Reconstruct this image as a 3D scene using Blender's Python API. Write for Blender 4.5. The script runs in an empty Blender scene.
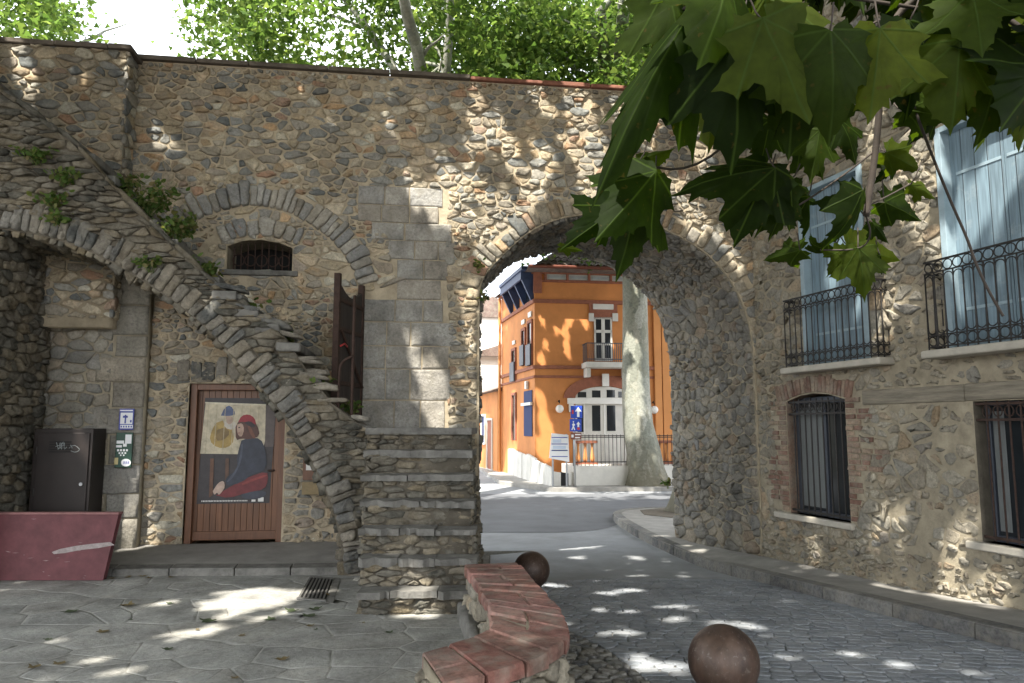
import bpy, bmesh, math, random
import numpy as np
from mathutils import Vector, Matrix, Quaternion
from mathutils import noise as mnoise
from mathutils.geometry import tessellate_polygon

SC = bpy.context.scene
COL = SC.collection
R = random.Random(7)
rad = math.radians

# ------------------------------------------------------------------ camera, world, sun, exposure
CAM_H, FOC, PITCH = 1.6, 740.0, math.atan((427.2 - 341.5) / 740.0)
cam = bpy.data.cameras.new('camera')
cam.lens = FOC / 1024 * 36.0
cam.sensor_width = 36
cam.clip_start, cam.clip_end = 0.05, 3000
cam_o = bpy.data.objects.new('camera', cam)
cam_o.location = (0, 0, CAM_H)
cam_o.rotation_euler = (math.pi / 2 + PITCH, 0, 0)
COL.objects.link(cam_o)
SC.camera = cam_o

SUN_EL = rad(58)
_h = Vector((-0.42, -0.907)).normalized()
SUN = Vector((_h.x * math.cos(SUN_EL), _h.y * math.cos(SUN_EL), math.sin(SUN_EL)))
world = bpy.data.worlds.new('World')
SC.world = world
world.use_nodes = True
wn = world.node_tree.nodes
sky = wn.new('ShaderNodeTexSky')
sky.sky_type = 'NISHITA'
sky.sun_disc = False
sky.sun_elevation = SUN_EL
sky.sun_rotation = math.atan2(SUN.x, SUN.y)
sky.air_density, sky.dust_density, sky.ozone_density = 1.0, 7.0, 1.0
# thin bright summer overcast drifting over the blue
_tc = wn.new('ShaderNodeTexCoord'); _cn = wn.new('ShaderNodeTexNoise'); _cn.inputs['Scale'].default_value = 2.2; _cn.inputs['Detail'].default_value = 6
world.node_tree.links.new(_tc.outputs['Generated'], _cn.inputs['Vector'])
_cr = wn.new('ShaderNodeMapRange'); _cr.inputs[1].default_value = .3; _cr.inputs[2].default_value = .6; _cr.inputs[3].default_value = .5; _cr.inputs[4].default_value = .95
world.node_tree.links.new(_cn.outputs[0], _cr.inputs[0])
_mx = wn.new('ShaderNodeMix'); _mx.data_type = 'RGBA'; _mx.inputs[7].default_value = (5.8, 6.0, 6.25, 1)
world.node_tree.links.new(_cr.outputs[0], _mx.inputs[0]); world.node_tree.links.new(sky.outputs[0], _mx.inputs[6])
world.node_tree.links.new(_mx.outputs[2], wn['Background'].inputs[0])
wn['Background'].inputs[1].default_value = 0.15
sl = bpy.data.lights.new('sun', 'SUN')
sl.energy = 3.3
sl.angle = rad(0.6)
sl.color = (1.0, 0.94, 0.84)
so = bpy.data.objects.new('sun', sl)
so.rotation_euler = (-SUN).to_track_quat('-Z', 'Y').to_euler()
so.location = SUN * 60
COL.objects.link(so)
SC.view_settings.view_transform = 'Standard'
SC.view_settings.look = 'None'
SC.view_settings.exposure = 2.1
SC.view_settings.gamma = 1
SC.view_settings.use_curve_mapping = False
SC.cycles.use_denoising = True
SC.cycles.max_bounces = 8
SC.cycles.diffuse_bounces = 5
SC.cycles.glossy_bounces = 2
SC.cycles.transmission_bounces = 4
SC.cycles.transparent_max_bounces = 4

# ------------------------------------------------------------------ survey helpers: where a sight line meets a real plane
def ray(px, py):
    x, y = (px - 512) / FOC, (341.5 - py) / FOC
    return Vector((x, math.cos(PITCH) - y * math.sin(PITCH), math.sin(PITCH) + y * math.cos(PITCH)))
class Plane:
    """vertical plane: s along u, z up, h out along n"""
    def __init__(self, ox, oy, ux, uy, nx, ny):
        l = math.hypot(ux, uy)
        self.o, self.u, self.n = (ox, oy), (ux / l, uy / l), (nx / math.hypot(nx, ny), ny / math.hypot(nx, ny))
    def __call__(self, s, z, h=0.0):
        return (self.o[0] + self.u[0] * s + self.n[0] * h, self.o[1] + self.u[1] * s + self.n[1] * h, z)
    def off(self, d, s=0):
        p = self(s, 0, d)
        return Plane(p[0], p[1], *self.u, *self.n)
    def hit(self, px, py, h=0.0):
        d = ray(px, py); n = self.n
        o = (self.o[0] + n[0] * h, self.o[1] + n[1] * h)
        t = (o[0] * n[0] + o[1] * n[1]) / (d.x * n[0] + d.y * n[1])
        p = d * t
        return ((p.x - o[0]) * self.u[0] + (p.y - o[1]) * self.u[1], p.z + CAM_H)
def on_ground(px, py, z=0.0):
    d = ray(px, py); t = (z - CAM_H) / d.z
    return Vector((d.x * t, d.y * t, z))
def at(px, py, Y):
    d = ray(px, py); t = Y / d.y
    return Vector((d.x * t, Y, d.z * t + CAM_H))

A = rad(7.7); B = rad(-17.4)
MAIN = Plane(0, 9.88, math.cos(A), math.sin(A), math.sin(A), -math.cos(A))
HOUSE = Plane(3.417, 10.34, -math.sin(B), -math.cos(B), -math.cos(B), math.sin(B))
def road_z(y):
    return max(-0.33, min(0.0, -0.055 * (y - 4.4)))

# ------------------------------------------------------------------ materials
def mat(name):
    m = bpy.data.materials.new(name); m.use_nodes = True
    return m, m.node_tree.nodes, m.node_tree.links, m.node_tree.nodes['Principled BSDF']
def noise(n, l, scale, detail=4, rough=0.6, stretch=None, coord='Object'):
    tc = n.new('ShaderNodeTexCoord'); t = n.new('ShaderNodeTexNoise')
    t.inputs['Scale'].default_value = scale; t.inputs['Detail'].default_value = detail; t.inputs['Roughness'].default_value = rough
    if stretch:
        mp = n.new('ShaderNodeMapping'); mp.inputs['Scale'].default_value = stretch
        l.new(tc.outputs[coord], mp.inputs[0]); l.new(mp.outputs[0], t.inputs['Vector'])
    else:
        l.new(tc.outputs[coord], t.inputs['Vector'])
    return t
def ramp(n, l, src, stops, interp='LINEAR'):
    r = n.new('ShaderNodeValToRGB'); r.color_ramp.interpolation = interp
    e = r.color_ramp.elements
    while len(e) < len(stops): e.new(0.5)
    for k, (p, c) in enumerate(stops):
        e[k].position = p; e[k].color = (c[0], c[1], c[2], 1) if not isinstance(c, (int, float)) else (c, c, c, 1)
    l.new(src, r.inputs[0])
    return r
def mixc(n, l, a, b, fac=1.0, mode='MULTIPLY'):
    m = n.new('ShaderNodeMix'); m.data_type = 'RGBA'; m.blend_type = mode
    if isinstance(fac, (int, float)): m.inputs[0].default_value = fac
    else: l.new(fac, m.inputs[0])
    for sock, v in ((m.inputs[6], a), (m.inputs[7], b)):
        if isinstance(v, (tuple, list)): sock.default_value = (*v, 1)
        else: l.new(v, sock)
    return m.outputs[2]
def bump(n, l, bsdf, src, strength=0.5, dist=0.02):
    b = n.new('ShaderNodeBump'); b.inputs['Strength'].default_value = strength; b.inputs['Distance'].default_value = dist
    l.new(src, b.inputs['Height']); l.new(b.outputs[0], bsdf.inputs['Normal'])
    return b
def simple(name, color, rough=0.7, metal=0.0, vary=0.25, scale=8, bumpd=0.004, stretch=None):
    m, n, l, b = mat(name)
    t = noise(n, l, scale, 5, 0.65, stretch)
    r = ramp(n, l, t.outputs[0], [(0.25, 1 - vary), (0.75, 1 + vary)])
    l.new(mixc(n, l, tuple(color), r.outputs[0]), b.inputs['Base Color'])
    b.inputs['Roughness'].default_value = rough; b.inputs['Metallic'].default_value = metal
    if bumpd:
        t2 = noise(n, l, scale * 4, 6, 0.7, stretch); bump(n, l, b, t2.outputs[0], 0.6, bumpd)
    return m
def stone_mat(name, stops, fine=30, bumpd=0.02, grime=0.35, rough=0.9, speck=0.5, film=(0.27, 0.25, 0.205)):
    m, n, l, b = mat(name)
    g = n.new('ShaderNodeNewGeometry')
    c = ramp(n, l, g.outputs['Random Per Island'], stops)
    t1 = noise(n, l, 2.6, 5, 0.6); r1 = ramp(n, l, t1.outputs[0], [(0.3, 1 - grime), (0.7, 1 + grime * 0.6)])
    t2 = noise(n, l, fine, 6, 0.75); r2 = ramp(n, l, t2.outputs[0], [(0.3, 1 - speck), (0.52, 1.0), (0.78, 1 + speck * 0.8)])
    col = mixc(n, l, mixc(n, l, c.outputs[0], r1.outputs[0]), r2.outputs[0])
    t0 = noise(n, l, .55, 4, .6, (1, 1, .7)); r0 = ramp(n, l, t0.outputs[0], [(.3, .72), (.7, 1.22)]); col = mixc(n, l, col, r0.outputs[0])
    t3 = noise(n, l, 7, 4, 0.6); r3 = ramp(n, l, t3.outputs[0], [(0.45, 0), (0.75, 0.7)])   # lichen and dust films
    col = mixc(n, l, col, tuple(film), r3.outputs[0], 'MIX')
    l.new(col, b.inputs['Base Color']); b.inputs['Roughness'].default_value = rough
    b.inputs['Specular IOR Level'].default_value = 0.25
    tb = noise(n, l, 16, 8, 0.7); bump(n, l, b, tb.outputs[0], 0.9, bumpd)
    return m

RUBBLE = [(0.0, (.10, .115, .13)), (.1, (.17, .185, .20)), (.22, (.25, .25, .245)), (.34, (.33, .285, .21)), (.46, (.20, .19, .175)),
          (.56, (.40, .36, .29)), (.66, (.29, .22, .14)), (.76, (.22, .235, .25)), (.84, (.46, .44, .39)), (.91, (.36, .25, .15)), (.96, (.30, .19, .14)), (1.0, (.27, .26, .24))]
GREYS = [(0.0, (.11, .12, .125)), (.25, (.20, .21, .215)), (.5, (.28, .275, .26)), (.7, (.24, .22, .18)), (.85, (.36, .345, .31)), (1.0, (.17, .165, .15))]
RUBBLE = [(p, tuple(min(.6, .10 * k + (1 - .10) * v * 1.30 * k_) for v, k_ in zip(c, (1.06, 1.0, .87)))) for p, c in RUBBLE for k in (sum(c) / 3,)]
M = {}
M['rubble'] = stone_mat('rubble_stone', RUBBLE)
GREYS = [(p, (c[0] * 1.04, c[1] * .985, c[2] * .90)) for p, c in GREYS]
M['greystone'] = stone_mat('grey_slate_stone', GREYS, bumpd=0.03)
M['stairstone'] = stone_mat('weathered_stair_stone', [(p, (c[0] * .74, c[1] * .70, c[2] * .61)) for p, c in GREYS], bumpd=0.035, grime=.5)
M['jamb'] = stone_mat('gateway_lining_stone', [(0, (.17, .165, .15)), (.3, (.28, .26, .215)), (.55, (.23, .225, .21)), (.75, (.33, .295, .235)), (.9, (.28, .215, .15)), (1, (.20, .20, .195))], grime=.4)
M['voussoir'] = stone_mat('arch_slate', [(0, (.25, .25, .24)), (.3, (.32, .315, .295)), (.6, (.41, .385, .335)), (.8, (.34, .305, .245)), (1, (.28, .275, .255))])
M['pale'] = stone_mat('pale_rubble', [(0, (.23, .205, .16)), (.3, (.36, .32, .245)), (.55, (.28, .265, .225)), (.75, (.42, .38, .295)), (.9, (.37, .28, .18)), (1, (.25, .245, .225))], grime=.3)
M['ashlar'] = stone_mat('ashlar_block', [(0, (.34, .33, .30)), (.5, (.41, .395, .36)), (.8, (.38, .34, .28)), (1, (.31, .31, .30))], bumpd=0.022, grime=.5, speck=.45)
M['mortar'] = simple('buff_mortar', (.41, .345, .245), .95, 0, .35, 5, .02)
M['greymortar'] = simple('grey_mortar', (.31, .27, .195), .95, 0, .35, 6, .02)
M['darkmortar'] = simple('earthy_joint', (.12, .105, .08), .95, 0, .4, 6, .02)
M['brick'] = stone_mat('old_brick', [(0, (.17, .10, .075)), (.35, (.24, .14, .105)), (.6, (.25, .17, .125)), (.85, (.33, .255, .185)), (1, (.20, .13, .10))], bumpd=.008, grime=.35)
M['capbrick'] = stone_mat('red_cap_brick', [(0, (.28, .125, .095)), (.35, (.33, .175, .15)), (.6, (.27, .14, .105)), (.8, (.37, .225, .19)), (1, (.26, .12, .08))], bumpd=.008, grime=.5, fine=18)
M['sett'] = stone_mat('granite_sett', [(0, (.22, .24, .265)), (.4, (.27, .29, .315)), (.75, (.30, .315, .33)), (1, (.245, .26, .285))], bumpd=.006, grime=.3, speck=.35, rough=.75, film=(.29, .305, .32))
M['pebble'] = stone_mat('river_pebble', [(0, (.11, .115, .12)), (.4, (.20, .20, .19)), (.7, (.27, .255, .22)), (1, (.16, .165, .17))], bumpd=.006, rough=.75)
M['joint'] = simple('sand_joint', (.22, .215, .20), .95, 0, .3, 9, .006)
M['flag'] = stone_mat('flagstone', [(0, (.345, .345, .32)), (.5, (.365, .36, .335)), (.8, (.36, .35, .315)), (1, (.34, .34, .32))], fine=26, bumpd=.012, grime=.45, speck=.35, rough=.85, film=(.32, .325, .31))
M['flagjoint'] = simple('flag_joint', (.235, .23, .205), .95, 0, .3, 7, .008)
M['asphalt'] = simple('asphalt', (.115, .122, .132), .85, 0, .28, 1.2, .006)
M['paleasphalt'] = simple('worn_asphalt', (.23, .24, .25), .88, 0, .25, 1.5, .006)
M['concrete'] = simple('pavement_concrete', (.27, .26, .24), .9, 0, .28, 3, .006)
M['kerb'] = stone_mat('kerb_stone', [(0, (.15, .15, .15)), (1, (.24, .235, .22))], bumpd=.008)
M['earth'] = simple('earth', (.13, .11, .085), .95, 0, .4, 3, .02)
M['slab'] = simple('slate_slab', (.165, .16, .145), .9, 0, .55, 6, .025)
M['redcap'] = simple('terracotta_cap', (.24, .10, .065), .85, 0, .4, 6, .01)
M['darkcap'] = simple('mossy_cap', (.12, .10, .08), .9, 0, .4, 7, .012)
M['sill'] = simple('limestone_sill', (.42, .39, .33), .8, 0, .2, 6, .005)
M['iron'] = simple('black_iron', (.03, .027, .025), .6, .5, .4, 30, .001)
M['rustiron'] = simple('rusty_iron', (.055, .032, .024), .75, .4, .5, 20, .002)
M['void'] = simple('dark_interior', (.012, .012, .012), .9, 0, .2, 3, 0)
M['timber'] = simple('weathered_beam', (.215, .19, .145), .9, 0, .5, 9, .012, (.3, .3, 3))
M['white'] = simple('white_paint', (.72, .71, .67), .6, 0, .08, 4, .002)
M['offwhite'] = simple('offwhite_render', (.60, .585, .54), .8, 0, .15, 2, .004)
M['paper'] = simple('paper', (.72, .71, .68), .8, 0, .05, 9, 0)
def wood_mat(name, col, rough, pitch, axis='x', vary=.3, worn=None):
    m, n, l, b = mat(name)
    tc = n.new('ShaderNodeTexCoord'); sp = n.new('ShaderNodeSeparateXYZ'); l.new(tc.outputs['UV'], sp.inputs[0])
    mu = n.new('ShaderNodeMath'); mu.operation = 'MULTIPLY'; mu.inputs[1].default_value = 1 / pitch; l.new(sp.outputs[0], mu.inputs[0])
    fl = n.new('ShaderNodeMath'); fl.operation = 'FLOOR'; l.new(mu.outputs[0], fl.inputs[0])
    wn_ = n.new('ShaderNodeTexWhiteNoise'); wn_.noise_dimensions = '1D'; l.new(fl.outputs[0], wn_.inputs['W'])
    pr = ramp(n, l, wn_.outputs[0], [(0, .82), (1, 1.15)])
    mp = n.new('ShaderNodeMapping'); mp.inputs['Scale'].default_value = (28, 1.6, 1); l.new(tc.outputs['UV'], mp.inputs[0])
    t = n.new('ShaderNodeTexNoise'); t.inputs['Scale'].default_value = 1.5; t.inputs['Detail'].default_value = 6; l.new(mp.outputs[0], t.inputs['Vector'])
    r = ramp(n, l, t.outputs[0], [(.3, 1 - vary), (.7, 1 + vary)])
    c = mixc(n, l, mixc(n, l, tuple(col), pr.outputs[0]), r.outputs[0])
    if worn:
        t4 = noise(n, l, 6, 6, .7); r4 = ramp(n, l, t4.outputs[0], [(.55, 0), (.72, .75)])
        c = mixc(n, l, c, tuple(worn), r4.outputs[0], 'MIX')
    fr = n.new('ShaderNodeMath'); fr.operation = 'FRACT'; l.new(mu.outputs[0], fr.inputs[0])
    gr = ramp(n, l, fr.outputs[0], [(0, 0.0), (.05, 1), (.95, 1), (1, 0.0)])
    c = mixc(n, l, c, gr.outputs[0], .75)
    l.new(c, b.inputs['Base Color']); b.inputs['Roughness'].default_value = rough
    bump(n, l, b, gr.outputs[0], .8, .01)
    return m
M['doorwood'] = wood_mat('varnished_door_wood', (.15, .064, .028), .42, .075)
M['doorframe'] = simple('door_frame_wood', (.145, .062, .029), .45, 0, .3, 6, .002, (6, 6, .6))
M['gatewood'] = wood_mat('old_gate_wood', (.04, .031, .027), .85, .11, vary=.45)
M['shutter'] = wood_mat('blue_shutter', (.17, .245, .295), .65, .14, vary=.28, worn=(.27, .33, .36))
M['shutterframe'] = simple('pale_blue_frame', (.28, .37, .42), .6, 0, .15, 8, .003)
M['cabinet'] = simple('dark_brown_metal', (.02, .014, .012), .45, .2, .3, 5, .001)
M['redboard'] = simple('worn_red_paint', (.12, .038, .043), .7, 0, .35, 5, .004)
M['glass'] = simple('window_glass', (.02, .024, .028), .08, 0, .2, 2, 0)
M['curtain'] = simple('grey_curtain', (.20, .215, .215), .9, 0, .2, 10, .01, (10, 10, .5))
M['orange'] = simple('orange_render', (.52, .205, .062), .85, 0, .22, 1.1, .004)
M['orange2'] = simple('light_orange_render', (.55, .24, .08), .85, 0, .12, 1.2, .004)
M['brickred'] = simple('red_brick_band', (.26, .095, .055), .85, 0, .25, 9, .006)
M['frieze'] = simple('blue_grey_tile', (.30, .33, .33), .5, 0, .2, 8, .002)
M['paleframe'] = simple('pale_tile_frame', (.42, .42, .39), .6, 0, .15, 8, .002)
M['roof'] = stone_mat('clay_roof_tile', [(0, (.13, .095, .085)), (.5, (.18, .13, .11)), (1, (.23, .18, .155))], bumpd=.01)
M['bluewood'] = simple('dark_blue_wood', (.028, .05, .12), .6, 0, .25, 5, .003)
M['blueshutter'] = simple('cobalt_shutter', (.007, .02, .095), .8, 0, .15, 6, .002)
M['bluegrey'] = simple('blue_grey_metal', (.06, .07, .09), .5, .2, .15, 9, .001)
M['signblue'] = simple('traffic_sign_blue', (.015, .06, .40), .4, 0, .05, 4, 0)
M['signblue2'] = simple('blue_print', (.05, .07, .33), .5, 0, .05, 4, 0)
M['signred'] = simple('sign_red', (.45, .04, .04), .5, 0, .05, 4, 0)
M['signbrown'] = simple('sign_brown', (.16, .05, .03), .5, 0, .05, 4, 0)
M['signwhite'] = simple('sign_white', (.74, .75, .76), .45, 0, .04, 4, 0)
M['paleblue'] = simple('pale_blue_print', (.50, .58, .70), .5, 0, .06, 4, 0)
M['green'] = simple('dark_green_plate', (.010, .055, .033), .4, 0, .1, 6, 0)
M['galv'] = simple('galvanised_steel', (.35, .36, .37), .4, .8, .1, 8, .001)
M['litter'] = simple('dry_leaf', (.16, .12, .05), .8, 0, .4, 20, .003)
M['littergreen'] = simple('fallen_green_leaf', (.05, .07, .028), .8, 0, .4, 20, .003)

def ball_mat():
    m, n, l, b = mat('rusty_cast_iron_ball')
    t = noise(n, l, 3.2, 6, .65); r = ramp(n, l, t.outputs[0], [(.3, (.035, .024, .020)), (.5, (.07, .043, .032)), (.68, (.11, .075, .055)), (.8, (.16, .14, .12))])
    t2 = noise(n, l, 4, 5, .65, (2.5, 2.5, .7)); r2 = ramp(n, l, t2.outputs[0], [(.35, .6), (.65, 1.2)])
    t5 = noise(n, l, 40, 4, .6); r5 = ramp(n, l, t5.outputs[0], [(.58, 0), (.68, .6)])
    t6 = noise(n, l, 11, 7, .75); r6 = ramp(n, l, t6.outputs[0], [(.5, 0), (.7, .55)])
    cc = mixc(n, l, mixc(n, l, r.outputs[0], r2.outputs[0]), (.17, .145, .12), r5.outputs[0], 'MIX')
    l.new(mixc(n, l, cc, (.10, .055, .034), r6.outputs[0], 'MIX'), b.inputs['Base Color'])
    b.inputs['Metallic'].default_value = .25; b.inputs['Roughness'].default_value = .5
    t3 = noise(n, l, 22, 6, .7); bump(n, l, b, t3.outputs[0], .35, .004)
    return m
M['ball'] = ball_mat()
def bark_mat():
    m, n, l, b = mat('plane_tree_bark')
    tc = n.new('ShaderNodeTexCoord'); v = n.new('ShaderNodeTexVoronoi'); v.inputs['Scale'].default_value = 3.2
    mp = n.new('ShaderNodeMapping'); mp.inputs['Scale'].default_value = (1.4, 1.4, .55)
    ns = noise(n, l, 2.5, 4); ad = n.new('ShaderNodeVectorMath'); ad.operation = 'MULTIPLY_ADD'; ad.inputs[1].default_value = (.5, .5, .5)
    l.new(ns.outputs['Color'], ad.inputs[0]); l.new(tc.outputs['Object'], ad.inputs[2]); l.new(ad.outputs[0], mp.inputs[0]); l.new(mp.outputs[0], v.inputs['Vector'])
    sp = n.new('ShaderNodeSeparateColor'); l.new(v.outputs['Color'], sp.inputs[0])
    r = ramp(n, l, sp.outputs[0], [(0, (.17, .18, .145)), (.35, (.27, .28, .235)), (.6, (.36, .36, .31)), (.8, (.21, .215, .165)), (1, (.31, .30, .245))])
    t2 = noise(n, l, 14, 6, .7); r2 = ramp(n, l, t2.outputs[0], [(.25, .6), (.6, 1.1)])
    col = mixc(n, l, r.outputs[0], r2.outputs[0])
    s2 = n.new('ShaderNodeSeparateXYZ'); l.new(tc.outputs['Object'], s2.inputs[0])
    t3 = noise(n, l, 9, 5, .7)
    ma = n.new('ShaderNodeMath'); ma.operation = 'MULTIPLY_ADD'; ma.inputs[1].default_value = 2.4; l.new(t3.outputs[0], ma.inputs[0]); l.new(s2.outputs[2], ma.inputs[2])
    ba = ramp(n, l, ma.outputs[0], [(.35, 1), (.9, 0)])
    dv = n.new('ShaderNodeMath'); dv.operation = 'MULTIPLY'; dv.inputs[1].default_value = .33; l.new(ma.outputs[0], dv.inputs[0]); l.new(dv.outputs[0], ba.inputs[0])
    col = mixc(n, l, col, (.13, .12, .085), ba.outputs[0], 'MIX')          # old rough bark round the foot
    l.new(col, b.inputs['Base Color']); b.inputs['Roughness'].default_value = .85
    bump(n, l, b, t2.outputs[0], .7, .03)
    return m
M['bark'] = bark_mat()
M['twig'] = simple('twig_bark', (.04, .03, .023), .8, 0, .4, 30, .002)
def leaf_mat(name, stops, trans, tw=.45, veins=False, rough=.5):
    m, n, l, b = mat(name)
    g = n.new('ShaderNodeNewGeometry')
    c = ramp(n, l, g.outputs['Random Per Island'], stops)
    col = c.outputs[0]
    if veins:
        tc = n.new('ShaderNodeTexCoord'); sp = n.new('ShaderNodeSeparateXYZ'); l.new(tc.outputs['UV'], sp.inputs[0])
        def mth(op, a, bb=None):
            q = n.new('ShaderNodeMath'); q.operation = op
            for i, v in enumerate((a, bb)):
                if v is None: continue
                if isinstance(v, (int, float)): q.inputs[i].default_value = v
                else: l.new(v, q.inputs[i])
            return q.outputs[0]
        an = mth('ARCTAN2', sp.outputs[0], sp.outputs[1])
        pp = mth('PINGPONG', an, rad(24)); 
        # veins fan out from the leaf stalk every 48 degrees
        ab = mth('ABSOLUTE', pp)
        rr = mth('SQRT', mth('ADD', mth('MULTIPLY', sp.outputs[0], sp.outputs[0]), mth('MULTIPLY', sp.outputs[1], sp.outputs[1])))
        d = mth('MULTIPLY', ab, rr)
        vr = ramp(n, l, d, [(0.0, .8), (.008, .5), (.02, 0)])
        t = noise(n, l, 30, 5, .6); tr = ramp(n, l, t.outputs[0], [(.3, .75), (.7, 1.2)]); col = mixc(n, l, col, tr.outputs[0])
        tb_ = noise(n, l, 55, 3, .5); br = ramp(n, l, tb_.outputs[0], [(.66, 0), (.74, .7)]); col = mixc(n, l, col, (.055, .04, .012), br.outputs[0], 'MIX')
        col = mixc(n, l, col, (.042, .07, .016), vr.outputs[0], 'MIX')
        bump(n, l, b, vr.outputs[0], .5, .004)
    l.new(col, b.inputs['Base Color']); b.inputs['Roughness'].default_value = rough
    b.inputs['Specular IOR Level'].default_value = .07
    tr_ = n.new('ShaderNodeBsdfTranslucent'); l.new(mixc(n, l, col, tuple(trans)), tr_.inputs[0])
    mx = n.new('ShaderNodeMixShader'); mx.inputs[0].default_value = tw
    l.new(b.outputs[0], mx.inputs[1]); l.new(tr_.outputs[0], mx.inputs[2]); l.new(mx.outputs[0], n['Material Output'].inputs[0])
    return m
LEAFS = [(0, (.04, .075, .02)), (.35, (.06, .105, .028)), (.7, (.09, .14, .04)), (1, (.125, .165, .055))]
M['leaf'] = leaf_mat('plane_tree_leaves', LEAFS, (2.2, 2.15, 1.3), .5)
M['nearleaf'] = leaf_mat('near_plane_leaves', [(0, (.006, .013, .002)), (.4, (.011, .021, .003)), (.75, (.022, .037, .005)), (1, (.055, .072, .009))], (4.2, 4.2, .8), .45, True, .6)  # same leaves as the crowns, darkened to stand for backlit shade
M['weed'] = leaf_mat('weed_leaves', [(0, (.06, .11, .03)), (.5, (.10, .16, .045)), (.8, (.15, .17, .06)), (1, (.22, .18, .10))], (2, 2, 1.2), .35)

# ------------------------------------------------------------------ mesh builder
WORLD = {}
class MB:
    def __init__(self): self.v, self.f, self.m, self.uv = [], [], [], {}
    def add(self, verts, faces, mi=0):
        o = len(self.v); self.v.extend(tuple(p) for p in verts)
        for f in faces: self.f.append(tuple(o + i for i in f)); self.m.append(mi)
        return o
    def build(self, name, mats, parent=None, smooth=False, bevel=0, loc=None, auto=None):
        me = bpy.data.meshes.new(name)
        v = self.v
        if loc is not None: v = [(p[0] - loc[0], p[1] - loc[1], p[2] - loc[2]) for p in v]
        me.from_pydata(v, [], self.f)
        if not isinstance(mats, (list, tuple)): mats = [mats]
        for q in mats: me.materials.append(q)
        if any(self.m): me.polygons.foreach_set('material_index', self.m)
        if self.uv:
            lay = me.uv_layers.new(name='UVMap')
            for li, lp in enumerate(me.loops):
                lay.data[li].uv = self.uv.get(lp.vertex_index, (0, 0))
        if smooth: me.polygons.foreach_set('use_smooth', [True] * len(me.polygons))
        me.update()
        o = bpy.data.objects.new(name, me); COL.objects.link(o)
        if loc is not None: o.location = loc
        WORLD[o.name] = Vector(loc) if loc is not None else Vector((0, 0, 0))
        if parent is not None:
            o.parent = parent
            o.matrix_parent_inverse = Matrix.Translation(-WORLD[parent.name])
        if bevel:
            md = o.modifiers.new('bevel', 'BEVEL'); md.width = bevel; md.segments = 2; md.limit_method = 'ANGLE'; md.angle_limit = rad(40)
        return o
def box(mb, f, s0, s1, z0, z1, h0, h1, mi=0, uv=False):
    c = [(s0, z0, h0), (s1, z0, h0), (s1, z1, h0), (s0, z1, h0), (s0, z0, h1), (s1, z0, h1), (s1, z1, h1), (s0, z1, h1)]
    o = mb.add([f(*p) for p in c], [(0, 1, 2, 3), (4, 7, 6, 5), (0, 4, 5, 1), (1, 5, 6, 2), (2, 6, 7, 3), (3, 7, 4, 0)], mi)
    if uv:
        for k, p in enumerate(c): mb.uv[o + k] = (p[0], p[1])
XYZ = lambda x, y, z: (x, y, z)
def prism(mb, f, poly, h0, h1, mi=0):
    """polygon in (s,z) extruded from h0 to h1"""
    n = len(poly)
    vs = [f(p[0], p[1], h0) for p in poly] + [f(p[0], p[1], h1) for p in poly]
    o = mb.add(vs, [], mi)
    tris = tessellate_polygon([[Vector((p[0], p[1], 0)) for p in poly]])
    for t in tris:
        mb.f.append(tuple(o + i for i in t)); mb.m.append(mi)
        mb.f.append(tuple(o + n + i for i in reversed(t))); mb.m.append(mi)
    for i in range(n):
        j = (i + 1) % n
        mb.f.append((o + i, o + j, o + n + j, o + n + i)); mb.m.append(mi)
def fill(mb, f, outer, holes=(), h=0.0, mi=0):
    loops = [[Vector((p[0], p[1], 0)) for p in outer]] + [[Vector((p[0], p[1], 0)) for p in q] for q in holes]
    flat = [p for q in loops for p in q]
    mb.add([f(p.x, p.y, h) for p in flat], tessellate_polygon(loops), mi)
def tube(mb, pts, r, n=8, mi=0, cap=True):
    pts = [Vector(p) for p in pts]
    rs = r if isinstance(r, (list, tuple)) else [r] * len(pts)
    up = Vector((.13, .27, .95)); vs = []
    d0 = (pts[1] - pts[0]).normalized()
    a = d0.cross(up)
    if a.length < .1: a = d0.cross(Vector((1, 0, 0)))
    a.normalize()
    for i, p in enumerate(pts):
        d = (pts[min(i + 1, len(pts) - 1)] - pts[max(i - 1, 0)]).normalized()
        a = (a - d * a.dot(d)).normalized(); b = d.cross(a)
        for k in range(n):
            t = 2 * math.pi * k / n
            vs.append(p + (a * math.cos(t) + b * math.sin(t)) * rs[i])
    fs = [(i * n + k, i * n + (k + 1) % n, (i + 1) * n + (k + 1) % n, (i + 1) * n + k) for i in range(len(pts) - 1) for k in range(n)]
    if cap: fs += [tuple(range(n - 1, -1, -1)), tuple((len(pts) - 1) * n + k for k in range(n))]
    mb.add(vs, fs, mi)
def uvsphere(mb, c, r, mi=0, nu=32, nv=18, wob=0):
    vs, fs = [], []
    for j in range(nv + 1):
        th = math.pi * j / nv
        for i in range(nu):
            ph = 2 * math.pi * i / nu
            vs.append((c[0] + r * math.sin(th) * math.cos(ph), c[1] + r * math.sin(th) * math.sin(ph), c[2] + r * math.cos(th)))
    for j in range(nv):
        for i in range(nu):
            fs.append((j * nu + i, (j + 1) * nu + i, (j + 1) * nu + (i + 1) % nu, j * nu + (i + 1) % nu))
    mb.add(vs, fs, mi)

# ------------------------------------------------------------------ object bookkeeping
def tag(o, label=None, cat=None, group=None, kind=None):
    if label: o['label'] = label
    if cat: o['category'] = cat
    if group: o['group'] = group
    if kind: o['kind'] = kind
    return o
def thing(name, label, cat, loc=(0, 0, 0), group=None):
    o = bpy.data.objects.new(name, None); o.location = loc; o.empty_display_size = .2
    COL.objects.link(o); WORLD[o.name] = Vector(loc)
    return tag(o, label, cat, group)

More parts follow.
